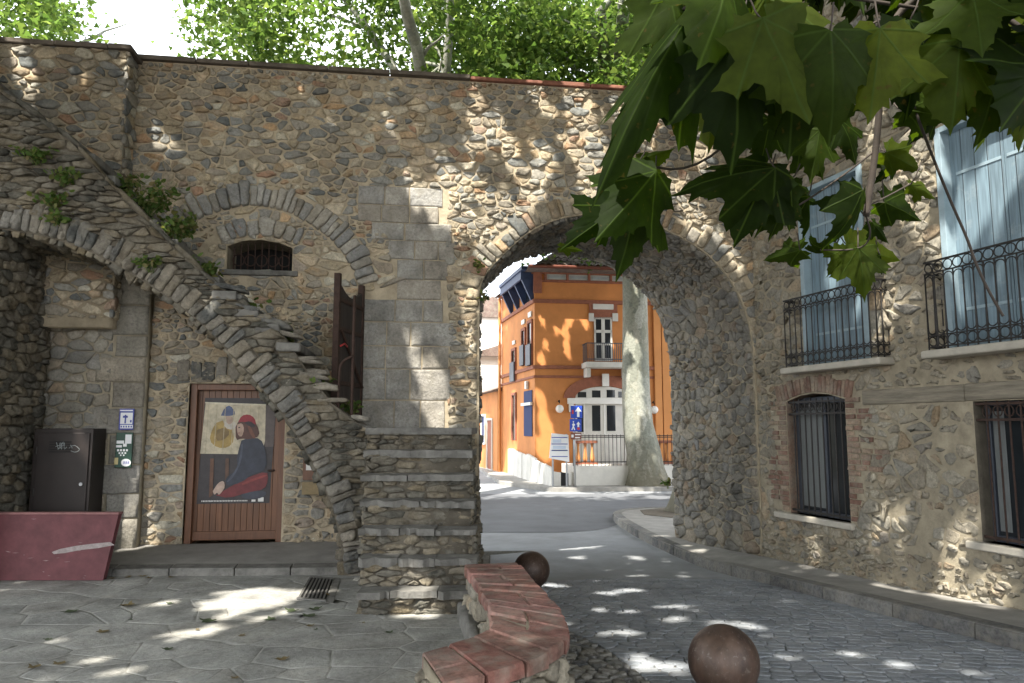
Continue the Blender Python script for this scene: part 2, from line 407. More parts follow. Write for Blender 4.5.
# ------------------------------------------------------------------ masonry: packed stones as real relief
def clip(poly, qx, qy, nx, ny):
    out = []; m = len(poly)
    ds = [(p[0] - qx) * nx + (p[1] - qy) * ny for p in poly]
    for i in range(m):
        a, b, da, db = poly[i], poly[(i + 1) % m], ds[i], ds[(i + 1) % m]
        if da >= 0: out.append(a)
        if (da > 0 and db < 0) or (da < 0 and db > 0):
            t = da / (da - db); out.append((a[0] + (b[0] - a[0]) * t, a[1] + (b[1] - a[1]) * t))
    return out
def inside(poly, x, y):
    c = False; n = len(poly); j = n - 1
    for i in range(n):
        xi, yi = poly[i]; xj, yj = poly[j]
        if (yi > y) != (yj > y) and x < (xj - xi) * (y - yi) / (yj - yi) + xi: c = not c
        j = i
    return c
def nearest(poly, x, y):
    best = (1e9, 0, 0)
    n = len(poly)
    for i in range(n):
        ax, ay = poly[i]; bx, by = poly[(i + 1) % n]
        dx, dy = bx - ax, by - ay; L = dx * dx + dy * dy or 1e-9
        t = max(0, min(1, ((x - ax) * dx + (y - ay) * dy) / L))
        qx, qy = ax + dx * t, ay + dy * t; d = math.hypot(x - qx, y - qy)
        if d < best[0]: best = (d, qx, qy)
    return best
def cells(rect, rh, asp, jit=.25, keep=None, holes=(), wv=.5, hv=.35, rng=R):
    s0, s1, z0, z1 = rect; seeds = []
    z = z0 - rh * 1.5
    while z < z1 + rh:
        h = rh * rng.uniform(1 - hv, 1 + hv); x = s0 - rh * asp * rng.uniform(1, 3)
        while x < s1 + rh * asp:
            w = h * asp * rng.uniform(1 - wv, 1 + wv * 1.2)
            sx, sz = x + w / 2 + rng.gauss(0, jit) * h * .4, z + h / 2 + rng.gauss(0, jit) * h
            x += w
            if keep and not inside(keep, sx, sz): continue
            if any(inside(q, sx, sz) for q in holes): continue
            seeds.append((sx / asp, sz))
        z += h
    g = rh * 2.6; grid = {}
    for i, p in enumerate(seeds): grid.setdefault((int(p[0] // g), int(p[1] // g)), []).append(i)
    out = []
    for i, p in enumerate(seeds):
        gx, gy = int(p[0] // g), int(p[1] // g)
        nb = []
        for a in (-1, 0, 1):
            for b in (-1, 0, 1):
                for k in grid.get((gx + a, gy + b), ()):
                    if k != i:
                        q = seeds[k]; d = (q[0] - p[0]) ** 2 + (q[1] - p[1]) ** 2
                        nb.append((d, q))
        nb.sort(key=lambda t: t[0])
        e = g * .9
        poly = [(max(p[0] - e, s0 / asp), max(p[1] - e, z0)), (min(p[0] + e, s1 / asp), max(p[1] - e, z0)), (min(p[0] + e, s1 / asp), min(p[1] + e, z1)), (max(p[0] - e, s0 / asp), min(p[1] + e, z1))]
        if poly[0][0] >= poly[1][0] or poly[0][1] >= poly[2][1]: continue
        for d, q in nb[:18]:
            if d < 1e-8: continue
            poly = clip(poly, (p[0] + q[0]) / 2, (p[1] + q[1]) / 2, p[0] - q[0], p[1] - q[1])
            if len(poly) < 3: break
        if len(poly) < 3: continue
        poly = [(a * asp, b) for a, b in poly]; c = (p[0] * asp, p[1])
        for q in list(holes) + ([keep] if keep else []):
            for _ in range(2):
                d, nx, ny = nearest(q, *c)
                if d < rh * asp * 1.6 and len(poly) >= 3:
                    poly = clip(poly, nx, ny, c[0] - nx, c[1] - ny)
                break
        if len(poly) >= 3: out.append(poly)
    return out
def stone(mb, f, poly, gap, depth, mi=0, rng=R, rough=.12, sink=.015, chaikin=1, top=.95, ck=.85):
    cx = sum(p[0] for p in poly) / len(poly); cy = sum(p[1] for p in poly) / len(poly)
    ar = abs(sum(poly[i][0] * poly[(i + 1) % len(poly)][1] - poly[(i + 1) % len(poly)][0] * poly[i][1] for i in range(len(poly)))) / 2
    if ar < (gap * 2.2) ** 2: return
    per = sum(math.dist(poly[i], poly[(i + 1) % len(poly)]) for i in range(len(poly)))
    k = max(.35, 1 - gap * per / (2 * ar) * .55)
    P = [(cx + (p[0] - cx) * k, cy + (p[1] - cy) * k) for p in poly]
    # split long edges so that outlines stay lively
    for _ in range(chaikin):
        Q = []
        for i in range(len(P)):
            a, b = P[i], P[(i + 1) % len(P)]
            ka = rng.uniform(.72, .93); kb = rng.uniform(.72, .93); Q.append((a[0] * ka + b[0] * (1 - ka), a[1] * ka + b[1] * (1 - ka))); Q.append((a[0] * (1 - kb) + b[0] * kb, a[1] * (1 - kb) + b[1] * kb))
        P = Q
    rr = math.sqrt(ar / math.pi)
    P = [(p[0] + rng.gauss(0, rough * rr * .35), p[1] + rng.gauss(0, rough * rr * .35)) for p in P]
    n = len(P); tx, ty = rng.gauss(0, .28), rng.gauss(0, .28)
    def H(x, y, base): return base * depth * (1 + tx * (x - cx) / rr * .6 + ty * (y - cy) / rr * .6 + rng.gauss(0, rough))
    mn = rng.uniform(.0006, .0022)
    vs = [f(p[0], p[1], -sink) for p in P]
    for sc, hh in ((.97, .62), (.86, .92), (.45, top)):
        for p in P:
            x, y = cx + (p[0] - cx) * sc, cy + (p[1] - cy) * sc
            vs.append(f(x, y, max(mn, H(x, y, hh))))
    vs.append(f(cx, cy, max(mn, H(cx, cy, 1.0))))
    fs = []
    for rg in range(3):
        for i in range(n):
            j = (i + 1) % n
            fs.append((rg * n + i, rg * n + j, (rg + 1) * n + j, (rg + 1) * n + i))
    for i in range(n): fs.append((3 * n + i, 3 * n + (i + 1) % n, 4 * n))
    mb.add(vs, fs, mi)
def masonry(mb, f, rect, rh, asp, gap, depth, keep=None, holes=(), mi=0, dv=.5, smear=0.0, **kw):
    ck = {k: kw.pop(k) for k in ('jit', 'wv', 'hv') if k in kw}
    for poly in cells(rect, rh, asp, keep=keep, holes=holes, **ck):
        c0, c1 = poly[0]
        w = max(0.0, mnoise.noise((c0 * .8 + rect[0], c1 * 1.2, rh * 50)) - .05) * smear      # places where the pointing has been smeared over the stones
        if R.random() < w * .5: continue
        stone(mb, f, poly, gap * R.uniform(.35, 1.6) * (1 + 1.4 * w), depth * R.uniform(1 - dv, 1 + dv) * (1 - .5 * min(1, w)), mi, **kw)
def polyline_at(pts, t):
    """point and direction at arc length t"""
    for i in range(len(pts) - 1):
        L = math.dist(pts[i], pts[i + 1])
        if t <= L or i == len(pts) - 2:
            k = t / L if L else 0
            d = ((pts[i + 1][0] - pts[i][0]) / L, (pts[i + 1][1] - pts[i][1]) / L)
            return (pts[i][0] + (pts[i + 1][0] - pts[i][0]) * k, pts[i][1] + (pts[i + 1][1] - pts[i][1]) * k), d
        t -= L
def length(pts): return sum(math.dist(pts[i], pts[i + 1]) for i in range(len(pts) - 1))
def smooth_line(pts, it=2):
    for _ in range(it):
        q = [pts[0]]
        for i in range(len(pts) - 1):
            a, b = pts[i], pts[i + 1]
            q += [tuple(a[k] * .75 + b[k] * .25 for k in range(len(a))), tuple(a[k] * .25 + b[k] * .75 for k in range(len(a)))]
        q.append(pts[-1]); pts = q
    return pts
def voussoirs(mb, f, curve, w, th, gap, depth, mi=0, side=1, wv=.35, tv=.12, **kw):
    L = length(curve); t = 0
    while t < L - w * .4:
        ww = min(w * R.uniform(1 - wv, 1 + wv), L - t)
        (a, da), (b, db) = polyline_at(curve, t), polyline_at(curve, t + ww)
        th_ = th * R.uniform(1 - tv, 1 + tv)
        na, nb = (-da[1] * side, da[0] * side), (-db[1] * side, db[0] * side)
        poly = [a, b, (b[0] + nb[0] * th_, b[1] + nb[1] * th_), (a[0] + na[0] * th_, a[1] + na[1] * th_)]
        mid = lambda p, q, k: (p[0] * (1 - k) + q[0] * k, p[1] * (1 - k) + q[1] * k)
        poly = [poly[0], poly[1], mid(poly[1], poly[2], .5), poly[2], poly[3], mid(poly[3], poly[0], .5)]
        stone(mb, f, poly, gap, depth * R.uniform(.6, 1.4), mi, **kw)
        t += ww

# ================================================================== GROUND
g = MB(); box(g, XYZ, -400, 400, -400, 900, -.9, -.62)
tag(g.build('ground', M['earth']), kind='structure')
PLAZA = [(-16, -8), (.9, -8), (.62, 2.4), (.50, 3.6), (.42, 4.3), (.15, 5.3), (-.12, 6.1), (-.24, 6.5), (-.28, 9.86), (-16, 8.9)]
g = MB(); prism(g, XYZ, PLAZA, -.5, -.0006, 1)
near = [(-9.5, 2.1), (.60, 2.1)] + PLAZA[3:9] + [(-9.5, 9.0)]
masonry(g, lambda x, y, h: (x, y, h), (-9.5, .7, 2.1, 9.9), .30, 1.35, .0028, .0009, keep=near, dv=.4, hv=.5, jit=.55, wv=.7, rough=.03, sink=.003, chaikin=0)
tag(g.build('plaza_paving', [M['flag'], M['flagjoint']], smooth=True), kind='structure')

KERB = [(5.6, .5), (4.75, 3.2), (3.9, 5.67), (2.93, 9.5), (2.54, 11.07), (2.23, 13.2), (2.10, 15.3), (2.16, 16.3), (2.6, 17.0), (3.5, 17.3), (6.5, 17.8), (14, 19)]
KERBS = smooth_line(KERB, 2)
g = MB()
ys = [-8, 0, 2, 4.4] + [4.4 + .4 * k for k in range(1, 16)] + [11, 16, 24, 40, 70, 140]
for i in range(len(ys) - 1):
    a, b = ys[i], ys[i + 1]
    x0, x1 = (-3, 12) if b < 12 else (-60, 70)
    g.add([(x0, a, road_z(a) - .012), (x1, a, road_z(a) - .012), (x1, b, road_z(b) - .012), (x0, b, road_z(b) - .012)], [(0, 1, 2, 3)], 0 if b <= 9.3 else 2)
setts = [(1.0, 2.0), (.98, 3.6), (.95, 4.6), (.72, 5.8), (.30, 7.0), (-.26, 7.9), (-.27, 9.0), (1.2, 9.5), (2.96, 9.45), (3.9, 5.67), (4.75, 3.2), (5.0, 2.0)]
masonry(g, lambda x, y, h: (x, y + .05 * math.sin(x * 1.1), road_z(y) + h), (-.3, 5, 2.0, 9.6), .10, 1.45, .008, .006, keep=setts, mi=1, dv=.35, jit=.06, wv=.2, hv=.12, rough=.06, sink=.008)
peb = [(.62, 2.4), (.50, 3.6), (.42, 4.3), (.15, 5.3), (-.12, 6.1), (-.26, 6.6), (-.26, 7.9), (.30, 7.0), (.72, 5.8), (.95, 4.6), (.98, 3.6), (1.0, 2.4)]
masonry(g, lambda x, y, h: (x, y, road_z(y) + h), (-.3, 1.05, 2.4, 8.0), .08, 1.2, .014, .02, keep=peb, mi=3, dv=.4, jit=.3, rough=.1, sink=.01)
tag(g.build('road', [M['joint'], M['sett'], M['paleasphalt'], M['pebble']], smooth=True), kind='structure')
g = MB()   # darker asphalt strip beyond the gateway
dark = smooth_line([(-30, 13.9), (-3, 14.2), (0, 14.0), (1.0, 14.0), (2.0, 14.6), (3.2, 18.3), (9, 19.4), (40, 19.8)], 2)
g.add([(x, y, -.337) for x, y in dark] + [(x, 22.0 + .02 * x, -.337) for x, y in dark], [(i, i + 1, len(dark) + i + 1, len(dark) + i) for i in range(len(dark) - 1)])
tag(g.build('street_asphalt', M['asphalt']), kind='structure')
def sw(x, y, h=0): return road_z(y) + .12 + h
g = MB()
walk = KERBS + [(14, 12), (6, 5), (9, .5)]
pl = [(p[0], p[1]) for p in walk]
ins = []
tr = tessellate_polygon([[Vector((p[0], p[1], 0)) for p in pl]])
g.add([(x, y, sw(x, y)) for x, y in pl], tr)
ob = g.build('pavement', M['concrete']); tag(ob, kind='structure')
g = MB()
L = length(KERBS); t = 0
while t < L - .5:
    w = R.uniform(.7, 1.0); pa = [polyline_at(KERBS, t + w * k / 4) for k in range(5)]
    vs = []
    gapk = .006
    for k, (p, d) in enumerate(pa):
        nx, ny = d[1], -d[0]
        e = gapk if k == 0 else (-gapk if k == 4 else 0)
        x, y = p[0] + d[0] * e, p[1] + d[1] * e
        zt = sw(x, y) + .006; zb = road_z(y) - .08
        jx = R.gauss(0, .004)
        for (o_, z_) in ((-.012 + jx, zb), (-.006 + jx, zt - .02), (.012 + jx, zt), (.17, zt), (.18, zt - .04)):
            vs.append((x + nx * o_, y + ny * o_, z_))
    fs = [(k * 5 + i, k * 5 + i + 1, k * 5 + 6 + i, k * 5 + 5 + i) for k in range(4) for i in range(4)] + [(0, 1, 2, 3, 4), (20, 21, 22, 23, 24)]
    g.add(vs, fs); t += w
tag(g.build('kerb', M['kerb']), kind='structure')
g = MB(); prism(g, XYZ, [(2.75, 15.7), (3.2, 15.2), (4.6, 15.4), (4.6, 17.0), (3.3, 16.9), (2.8, 16.5)], -.3, sw(0, 16) + .012)
tag(g.build('tree_pit_earth', M['earth']), kind='structure')
g = MB(); prism(g, XYZ, [(-2.2, 40), (-.4, 25.4), (1.2, 22.7), (6, 23.1), (20, 24.6), (20, 40)], -.5, -.22)
tag(g.build('far_pavement', M['concrete']), kind='structure')

# ================================================================== TOWN WALL with gateway
wall = thing('town_wall', 'old rubble stone town wall with a road arch and a walled-up round arch', 'wall', (0, 9.88, 0))
ARCH = smooth_line([(-.44, 3.20), (-.43, 3.57), (-.16, 3.90), (.25, 4.28), (.68, 4.48), (1.2, 4.56), (1.96, 4.46), (2.68, 4.14), (3.12, 3.70), (3.34, 3.22), (3.42, 2.7)], 2)
OPEN = [(-.44, -.5)] + ARCH + [(3.44, -.5)]
def ring(curve, th, side=1):
    L = length(curve); n = 24; out = []
    for k in range(n + 1):
        p, d = polyline_at(curve, L * k / n); out.append((p[0] - d[1] * th * side, p[1] + d[0] * th * side))
    return out
GOUT = ring(ARCH, .25)
GHOLE = [(-.46, -.5), (-.46, 3.2)] + GOUT[2:] + [(3.44, -.5)]
BLIND = smooth_line([(-4.42, 3.98), (-4.14, 4.24), (-3.72, 4.43), (-3.31, 4.48), (-2.85, 4.36), (-2.43, 4.06), (-2.2, 3.8), (-2.07, 3.5)], 2)
BOUT = ring(BLIND, .30)
BAND = BLIND + BOUT[::-1]
DOOR = [(-4.10, .15), (-2.92, .15), (-2.92, 2.15), (-4.10, 2.15)]
WIN = [(-3.72, 3.62), (-2.90, 3.62), (-2.90, 3.93), (-3.08, 4.0), (-3.31, 4.03), (-3.55, 4.0), (-3.72, 3.93)]
ASH = [(-2.02, 1.55), (-.86, 1.55), (-.86, 3.0), (-.92, 3.9), (-.88, 4.82), (-2.08, 4.82), (-2.08, 4.5), (-1.62, 4.1), (-1.56, 3.5), (-2.02, 3.3)]
g = MB()
fill(g, MAIN, [(-9.5, -.4), (5.2, -.4), (5.2, 6.38), (-9.5, 6.38)], [[(p[0], max(p[1], -.39)) for p in OPEN], DOOR, WIN], 0, 1)
fill(g, MAIN, [(-9.5, -.4), (4.6, -.4), (4.6, 6.38), (-9.5, 6.38)], [[(-.44 + (p[0] + .44) * .899, max(p[1], -.39)) for p in OPEN]], -2.3, 1)
for (s0, s1, z, ) in ((-9.5, 5.2, 6.38),):
    g.add([MAIN(s0, z, 0), MAIN(s1, z, 0), MAIN(s1, z, -2.3), MAIN(s0, z, -2.3)], [(0, 1, 2, 3)], 1)
g.add([MAIN(-9.5, -.4, 0), MAIN(-9.5, 6.38, 0), MAIN(-9.5, 6.38, -2.3), MAIN(-9.5, -.4, -2.3)], [(0, 1, 2, 3)], 1)
masonry(g, MAIN, (-9.4, 3.9, 0.0, 6.36), .088, 1.85, .017, .022, holes=[GHOLE, BAND, DOOR, WIN, ASH], dv=.8, jit=.30, wv=.8, hv=.6, rough=.22, smear=.45)
tag(g.build('masonry', [M['rubble'], M['mortar']], wall, smooth=True))
g = MB()
rows = [(1.57, 1.95), (1.95, 2.36), (2.36, 2.66), (2.66, 2.98), (2.98, 3.28), (3.28, 3.55), (3.55, 3.82), (3.82, 4.08), (4.08, 4.32), (4.32, 4.56), (4.56, 4.82)]
for i, (a, b) in enumerate(rows):
    left = -2.0 if b < 3.4 else (-1.55 if b < 3.9 else (-1.68 if b < 4.2 else (-1.9 if b < 4.5 else -2.08)))
    right = -.86 + R.uniform(-.14, .10); s = left
    while s < right - .1:
        w = R.uniform(.3, .56)
        if right - s - w < .2: w = right - s
        poly = [(s, a), (s + w * .5, a), (s + w, a), (s + w, (a + b) / 2), (s + w, b), (s + w * .5, b), (s, b), (s, (a + b) / 2)]
        stone(g, MAIN, poly, .008, R.uniform(.016, .03), 0, rough=.035, chaikin=0, top=.96); s += w
g.build('ashlar_blocks', M['ashlar'], wall)
g = MB(); voussoirs(g, MAIN, BLIND + [(-2.05, 3.44)], .098, .32, .012, .06, chaikin=1, tv=.2)
g.build('blind_arch', M['voussoir'], wall, smooth=True)
g = MB(); voussoirs(g, MAIN, ARCH, .115, .27, .014, .035, wv=.5, tv=.4)
g.build('gateway_arch', M['rubble'], wall, smooth=True)
# vault and jambs of the gateway
VC = [(-.44, -.4)] + ARCH + [(3.44, -.4)]; VL = length(VC)
def vault(a, t, h):
    p, d = polyline_at(VC, max(0, min(VL - 1e-4, a)))
    k = 1 - .101 * t / 2.3
    s = -.44 + (p[0] + .44) * k
    return MAIN(s + d[1] * h, p[1] - d[0] * h, -t)
g = MB()
N = 90
g.add([vault(VL * i / N, t, 0) for t in (-.0, 2.3) for i in range(N + 1)], [(i, i + 1, N + 2 + i, N + 1 + i) for i in range(N)], 1)
masonry(g, lambda t, a, h: vault(a, t, h), (.02, 2.28, 0.05, VL - .05), .125, 1.35, .018, .03, dv=.7, jit=.5, wv=.6, hv=.5, rough=.2)
g.build('gateway_vault', [M['jamb'], M['greymortar']], wall, smooth=True)
# window of the walled-up arch
wm = MB(); fill(wm, MAIN, [(p[0], p[1]) for p in WIN], h=-.5)
n = len(WIN)
wm.add([MAIN(p[0], p[1], 0) for p in WIN] + [MAIN(p[0], p[1], -.5) for p in WIN], [(i, (i + 1) % n, n + (i + 1) % n, n + i) for i in range(n)], 1)
win = wm.build('window', [M['void'], M['greymortar']], wall)
g = MB(); box(g, MAIN, -3.80, -2.82, 3.55, 3.62, -.2, .05); g.build('sill', M['slab'], win, bevel=.012)
g = MB()
for k in range(9):
    s = -3.66 + .7 * k / 8; tube(g, [MAIN(s, 3.62, -.12), MAIN(s, 4.02, -.12)], .009, 6)
for k in range(5):
    c = -3.6 + .145 * k
    tube(g, [MAIN(c + .07 * math.cos(a) , 3.77 + .08 * math.sin(a) * (1 if a < math.pi else .9), -.11) for a in [math.pi * 2 * q / 14 for q in range(15)]], .008, 5)
g.build('grille', M['rustiron'], win)
g = MB(); voussoirs(g, MAIN, [(-3.78, 3.95), (-3.55, 4.05), (-3.31, 4.08), (-3.08, 4.05), (-2.84, 3.95)], .13, .24, .012, .05)
g.build('lintel_stones', M['voussoir'], wall, smooth=True)
# coping
g = MB(); s = -4.95
while s < 4.8:
    w = R.uniform(.5, 1.1); j = R.gauss(0, .006)
    box(g, MAIN, s, s + w - .008, 6.375, 6.435 + j, -2.35, .07 + R.gauss(0, .012), 0 if s < -1.6 else 1); s += w
g.build('coping', [M['darkcap'], M['redcap']], wall, bevel=.012)
# thicker stretch on the left
g = MB(); BA = MAIN.off(.35)
box(g, MAIN, -9.5, -4.95, 2.8, 6.32, 0.002, .35, 1)
masonry(g, BA, (-9.4, -4.93, 2.9, 6.32), .105, 1.9, .018, .026, dv=.7, jit=.45, wv=.6, hv=.45, rough=.18)
side = Plane(*BA(-4.95, 0, 0)[:2], -BA.n[0], -BA.n[1], BA.u[0], BA.u[1])
masonry(g, side, (-.02, .36, 2.9, 6.32), .14, 1.5, .014, .03)
bt = g.build('buttress', [M['rubble'], M['mortar']], wall, smooth=True)
g = MB(); s = -9.5
while s < -5.0:
    w = min(R.uniform(.5, 1.1), -4.88 - s); box(g, MAIN, s, s + w - .008, 6.32, 6.385, -.1, .42 + R.gauss(0, .01)); s += w
g.build('coping', M['darkcap'], bt, bevel=.012)
# deep end wall and dressed pier under the stair
g = MB(); PI_ = MAIN.off(.13)
box(g, MAIN, -5.75, -4.58, -.1, 4.0, 0.002, .13, 1)
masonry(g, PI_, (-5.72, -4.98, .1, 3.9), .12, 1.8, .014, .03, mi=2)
z = .1
k = 0
while z < 3.8:
    h = R.uniform(.26, .42); w = .38 if k % 2 else .6
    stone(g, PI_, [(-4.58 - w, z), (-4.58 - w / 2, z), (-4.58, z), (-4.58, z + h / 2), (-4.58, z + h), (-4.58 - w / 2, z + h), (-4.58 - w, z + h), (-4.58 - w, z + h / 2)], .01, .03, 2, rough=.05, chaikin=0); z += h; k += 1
g.build('pier', [M['rubble'], M['greymortar'], M['jamb']], wall, smooth=True)  # infill and quoins in darker stone to imitate shade under the stair
# door
dm = MB()
box(dm, MAIN, -4.02, -3.0, .19, 2.07, -.20, -.15, uv=True)
door = dm.build('door', M['doorwood'], wall)
g = MB(); box(g, MAIN, -4.1, -4.02, .15, 2.15, -.3, -.06); box(g, MAIN, -3.0, -2.92, .15, 2.15, -.3, -.06); box(g, MAIN, -4.02, -3.0, 2.07, 2.15, -.3, -.06); box(g, MAIN, -4.02, -3.0, .19, .30, -.15, -.125)
g.build('frame', M['doorframe'], door, bevel=.006)
g = MB(); tube(g, [MAIN(-3.06, 1.05, -.15), MAIN(-3.06, 1.05, -.10), MAIN(-3.13, 1.05, -.095)], .011, 8); g.build('handle', M['rustiron'], door)
g = MB(); voussoirs(g, MAIN, [(-4.25, 2.16), (-3.5, 2.18), (-2.75, 2.16)], .15, .3, .012, .04); g.build('door_lintel', M['greystone'], wall, smooth=True)

# ================================================================== STONE STAIRCASE
ST = 1.35; SP = MAIN.off(ST)
stair = thing('stone_staircase', 'rough stone outside staircase carried on a half arch with weeds on its treads', 'staircase', MAIN(-3, 0, .7))
TOP = [(-7.6, 6.75), (-5.86, 5.26), (-5.11, 4.75), (-4.44, 4.04), (-3.78, 3.42), (-3.34, 3.06), (-2.75, 2.62), (-2.5, 2.25), (-2.2, 1.86), (-1.85, 1.6), (-1.6, 1.55)]
INT = smooth_line([(-5.75, 3.72), (-5.3, 3.66), (-4.85, 3.52), (-4.4, 3.28), (-3.76, 2.86), (-3.2, 2.29), (-2.65, 1.64), (-2.33, 1.10), (-2.10, .55), (-2.0, -.1)], 1)
SPAN = TOP + [(-1.6, -.1)] + INT[::-1] + [(-5.75, -.1), (-7.6, -.1)]
RING = ring(INT, .20)
g = MB(); fill(g, SP, SPAN, h=0, mi=1)
# core behind: top sheet, end and soffit
for line in (TOP, INT):
    m = len(line); g.add([SP(p[0], p[1], 0) for p in line] + [SP(p[0], p[1], -ST + .01) for p in line], [(i, i + 1, m + i + 1, m + i) for i in range(m - 1)], 1)
BAND2 = INT + RING[::-1]
masonry(g, SP, (-7.6, -1.58, -.05, 6.75), .062, 3.4, .008, .045, keep=SPAN, holes=[BAND2], dv=.6, wv=.6, hv=.5, rough=.16)
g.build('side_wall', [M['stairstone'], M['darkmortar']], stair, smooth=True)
g = MB(); voussoirs(g, SP, INT, .095, .27, .012, .06, wv=.5, tv=.35, rough=.16)
g.build('half_arch', M['greystone'], stair, smooth=True)
IL = length(INT)
def soffit(a, t, h):
    p, d = polyline_at(INT, max(0, min(IL - 1e-4, a))); return SP(p[0] + d[1] * h, p[1] - d[0] * h, -t)
g = MB(); masonry(g, lambda t, a, h: soffit(a, t, h), (0.0, ST - .02, .02, IL - .02), .12, 2.2, .012, .05, rough=.15)
g.build('soffit', M['stairstone'], stair, smooth=True)  # darker stone than the arch ring, picked to deepen the recess shade
# inner face of the far pier
JF = Plane(*SP(-5.75, 0, 0)[:2], -SP.n[0], -SP.n[1], SP.u[0], SP.u[1])
g = MB(); g.add([JF(0, -.1, 0), JF(ST - .01, -.1, 0), JF(ST - .01, 3.72, 0), JF(0, 3.72, 0)], [(0, 1, 2, 3)], 1)
masonry(g, JF, (-.03, ST - .15, 0, 3.7), .11, 1.9, .012, .045, rough=.15)
g.build('pier', [M['stairstone'], M['darkmortar']], stair, smooth=True)  # same dark stone here, shade of the recess put into its colour
# sloping edge slabs and treads
def top_z(s):
    for i in range(len(TOP) - 1):
        if TOP[i][0] <= s <= TOP[i + 1][0]:
            k = (s - TOP[i][0]) / (TOP[i + 1][0] - TOP[i][0]); return TOP[i][1] + (TOP[i + 1][1] - TOP[i][1]) * k
    return 1.55
g = MB(); s = -7.4
while s < -3.3:
    w = R.uniform(.12, .42); s2 = s + w; za, zb = top_z(s), top_z(s2); th = R.uniform(.03, .075); o_ = R.uniform(-.05, .02)
    n1, n2 = (.6 * th, .8 * th), (R.gauss(0, .02), R.gauss(0, .02))
    poly = [(s, za + o_), ((s + s2) / 2, (za + zb) / 2 + o_ - .01), (s2, zb + o_), (s2 + n1[0], zb + o_ + n1[1] + n2[0]), ((s + s2) / 2 + n1[0], (za + zb) / 2 + o_ + n1[1] + n2[1]), (s + n1[0], za + o_ + n1[1])]
    dd = R.uniform(-.05, .01)
    stone(g, lambda a, b_, h, q=dd: SP(a, b_, q + h), poly, .003, R.uniform(.03, .07), rough=.14, sink=.12, chaikin=1); s = s2 - R.uniform(0, .04)
g.build('edge_slabs', M['stairstone'], stair, smooth=True)
s = -2.35
while s > -7.3:
    z = top_z(s - .12) - .02; d = .235
    g = MB(); box(g, MAIN, s - d, s + .03, z - .10, z, .03, ST - .16 if s < -3.5 else ST + .03 + R.gauss(0, .03))
    g.build('tread', M['slab'], stair, bevel=.02); s -= d
# loose slabs along the ragged lower edge
g = MB()
for k in range(16):
    s = R.uniform(-3.5, -1.75); z = top_z(s) + R.uniform(-.06, .05); w, h = R.uniform(.10, .26), R.uniform(.03, .075)
    sl_ = R.uniform(-.25, .05)
    poly = [(s - w, z - w * sl_), (s, z - h * .2), (s + w, z + w * sl_), (s + w * .9, z + h + w * sl_), (s, z + h * 1.2), (s - w * .9, z + h - w * sl_)]
    hh = R.uniform(-.14, -.03); dp = R.uniform(.06, .10)
    stone(g, lambda a, b, h_, q=hh: SP(a, b, q + h_), poly, .004, dp, rough=.14, sink=.1)
g.build('loose_slabs', M['greystone'], stair, smooth=True)
# landing and the seven straight steps
g = MB(); box(g, MAIN, -2.05, -.66, -.1, 1.50, .02, 1.30); g.build('landing_core', M['darkmortar'], stair)
STEPS = [(6.55, .20), (6.75, .435), (6.98, .67), (7.23, .90), (7.5, 1.125), (7.8, 1.36), (8.12, 1.585)]
zb = 0
for k, (y, z) in enumerate(STEPS):
    xl, xr = -1.31 - .045 * k, -.30 - .026 * k
    yb = 8.5
    g = MB()
    box(g, XYZ, xl + .02, xr - .02, y + .05, yb, zb - .06, z - .06, 1)
    fr = Plane(xl, y + .05, 1, .03, .03, -1); wd = xr - xl
    masonry(g, fr, (0, wd, zb - .01, z - .045), .066, 2.8, .010, .04, rough=.16, hv=.5, wv=.7)
    rs = Plane(xr - .02, y + .05, 0, 1, 1, 0); masonry(g, rs, (0, min(1.2, yb - y - .1), zb - .01, z - .055), .085, 2.0, .012, .035, rough=.14)
    lf = Plane(xl + .02, y + .05, 0, 1, -1, 0); masonry(g, lf, (0, min(1.2, yb - y - .1), zb - .01, z - .055), .085, 2.0, .012, .035, rough=.14)
    stp = g.build('step', [M['stairstone'], M['darkmortar']], stair, smooth=True)
    g = MB(); x = xl - .015; dpt = .42 if k < 6 else 1.3
    n_ = R.choice([1, 2, 2, 3]); cuts = sorted([xl - .02] + [xl + (xr - xl) * (q + R.uniform(.7, 1.1)) / n_ for q in range(n_ - 1)] + [xr + .02])
    for a, b in zip(cuts, cuts[1:]):
        m_ = 7
        ff = [(a + .004 + (b - a - .008) * q / m_, y + R.gauss(0, .026)) for q in range(m_ + 1)]
        poly = ff + [(b - .004, y + dpt), (a + .004, y + dpt)]
        prism(g, XYZ, poly, z - .06 + R.gauss(0, .006), z + R.gauss(0, .005))
    g.build('tread', M['slab'], stp, bevel=.014)
    zb = z
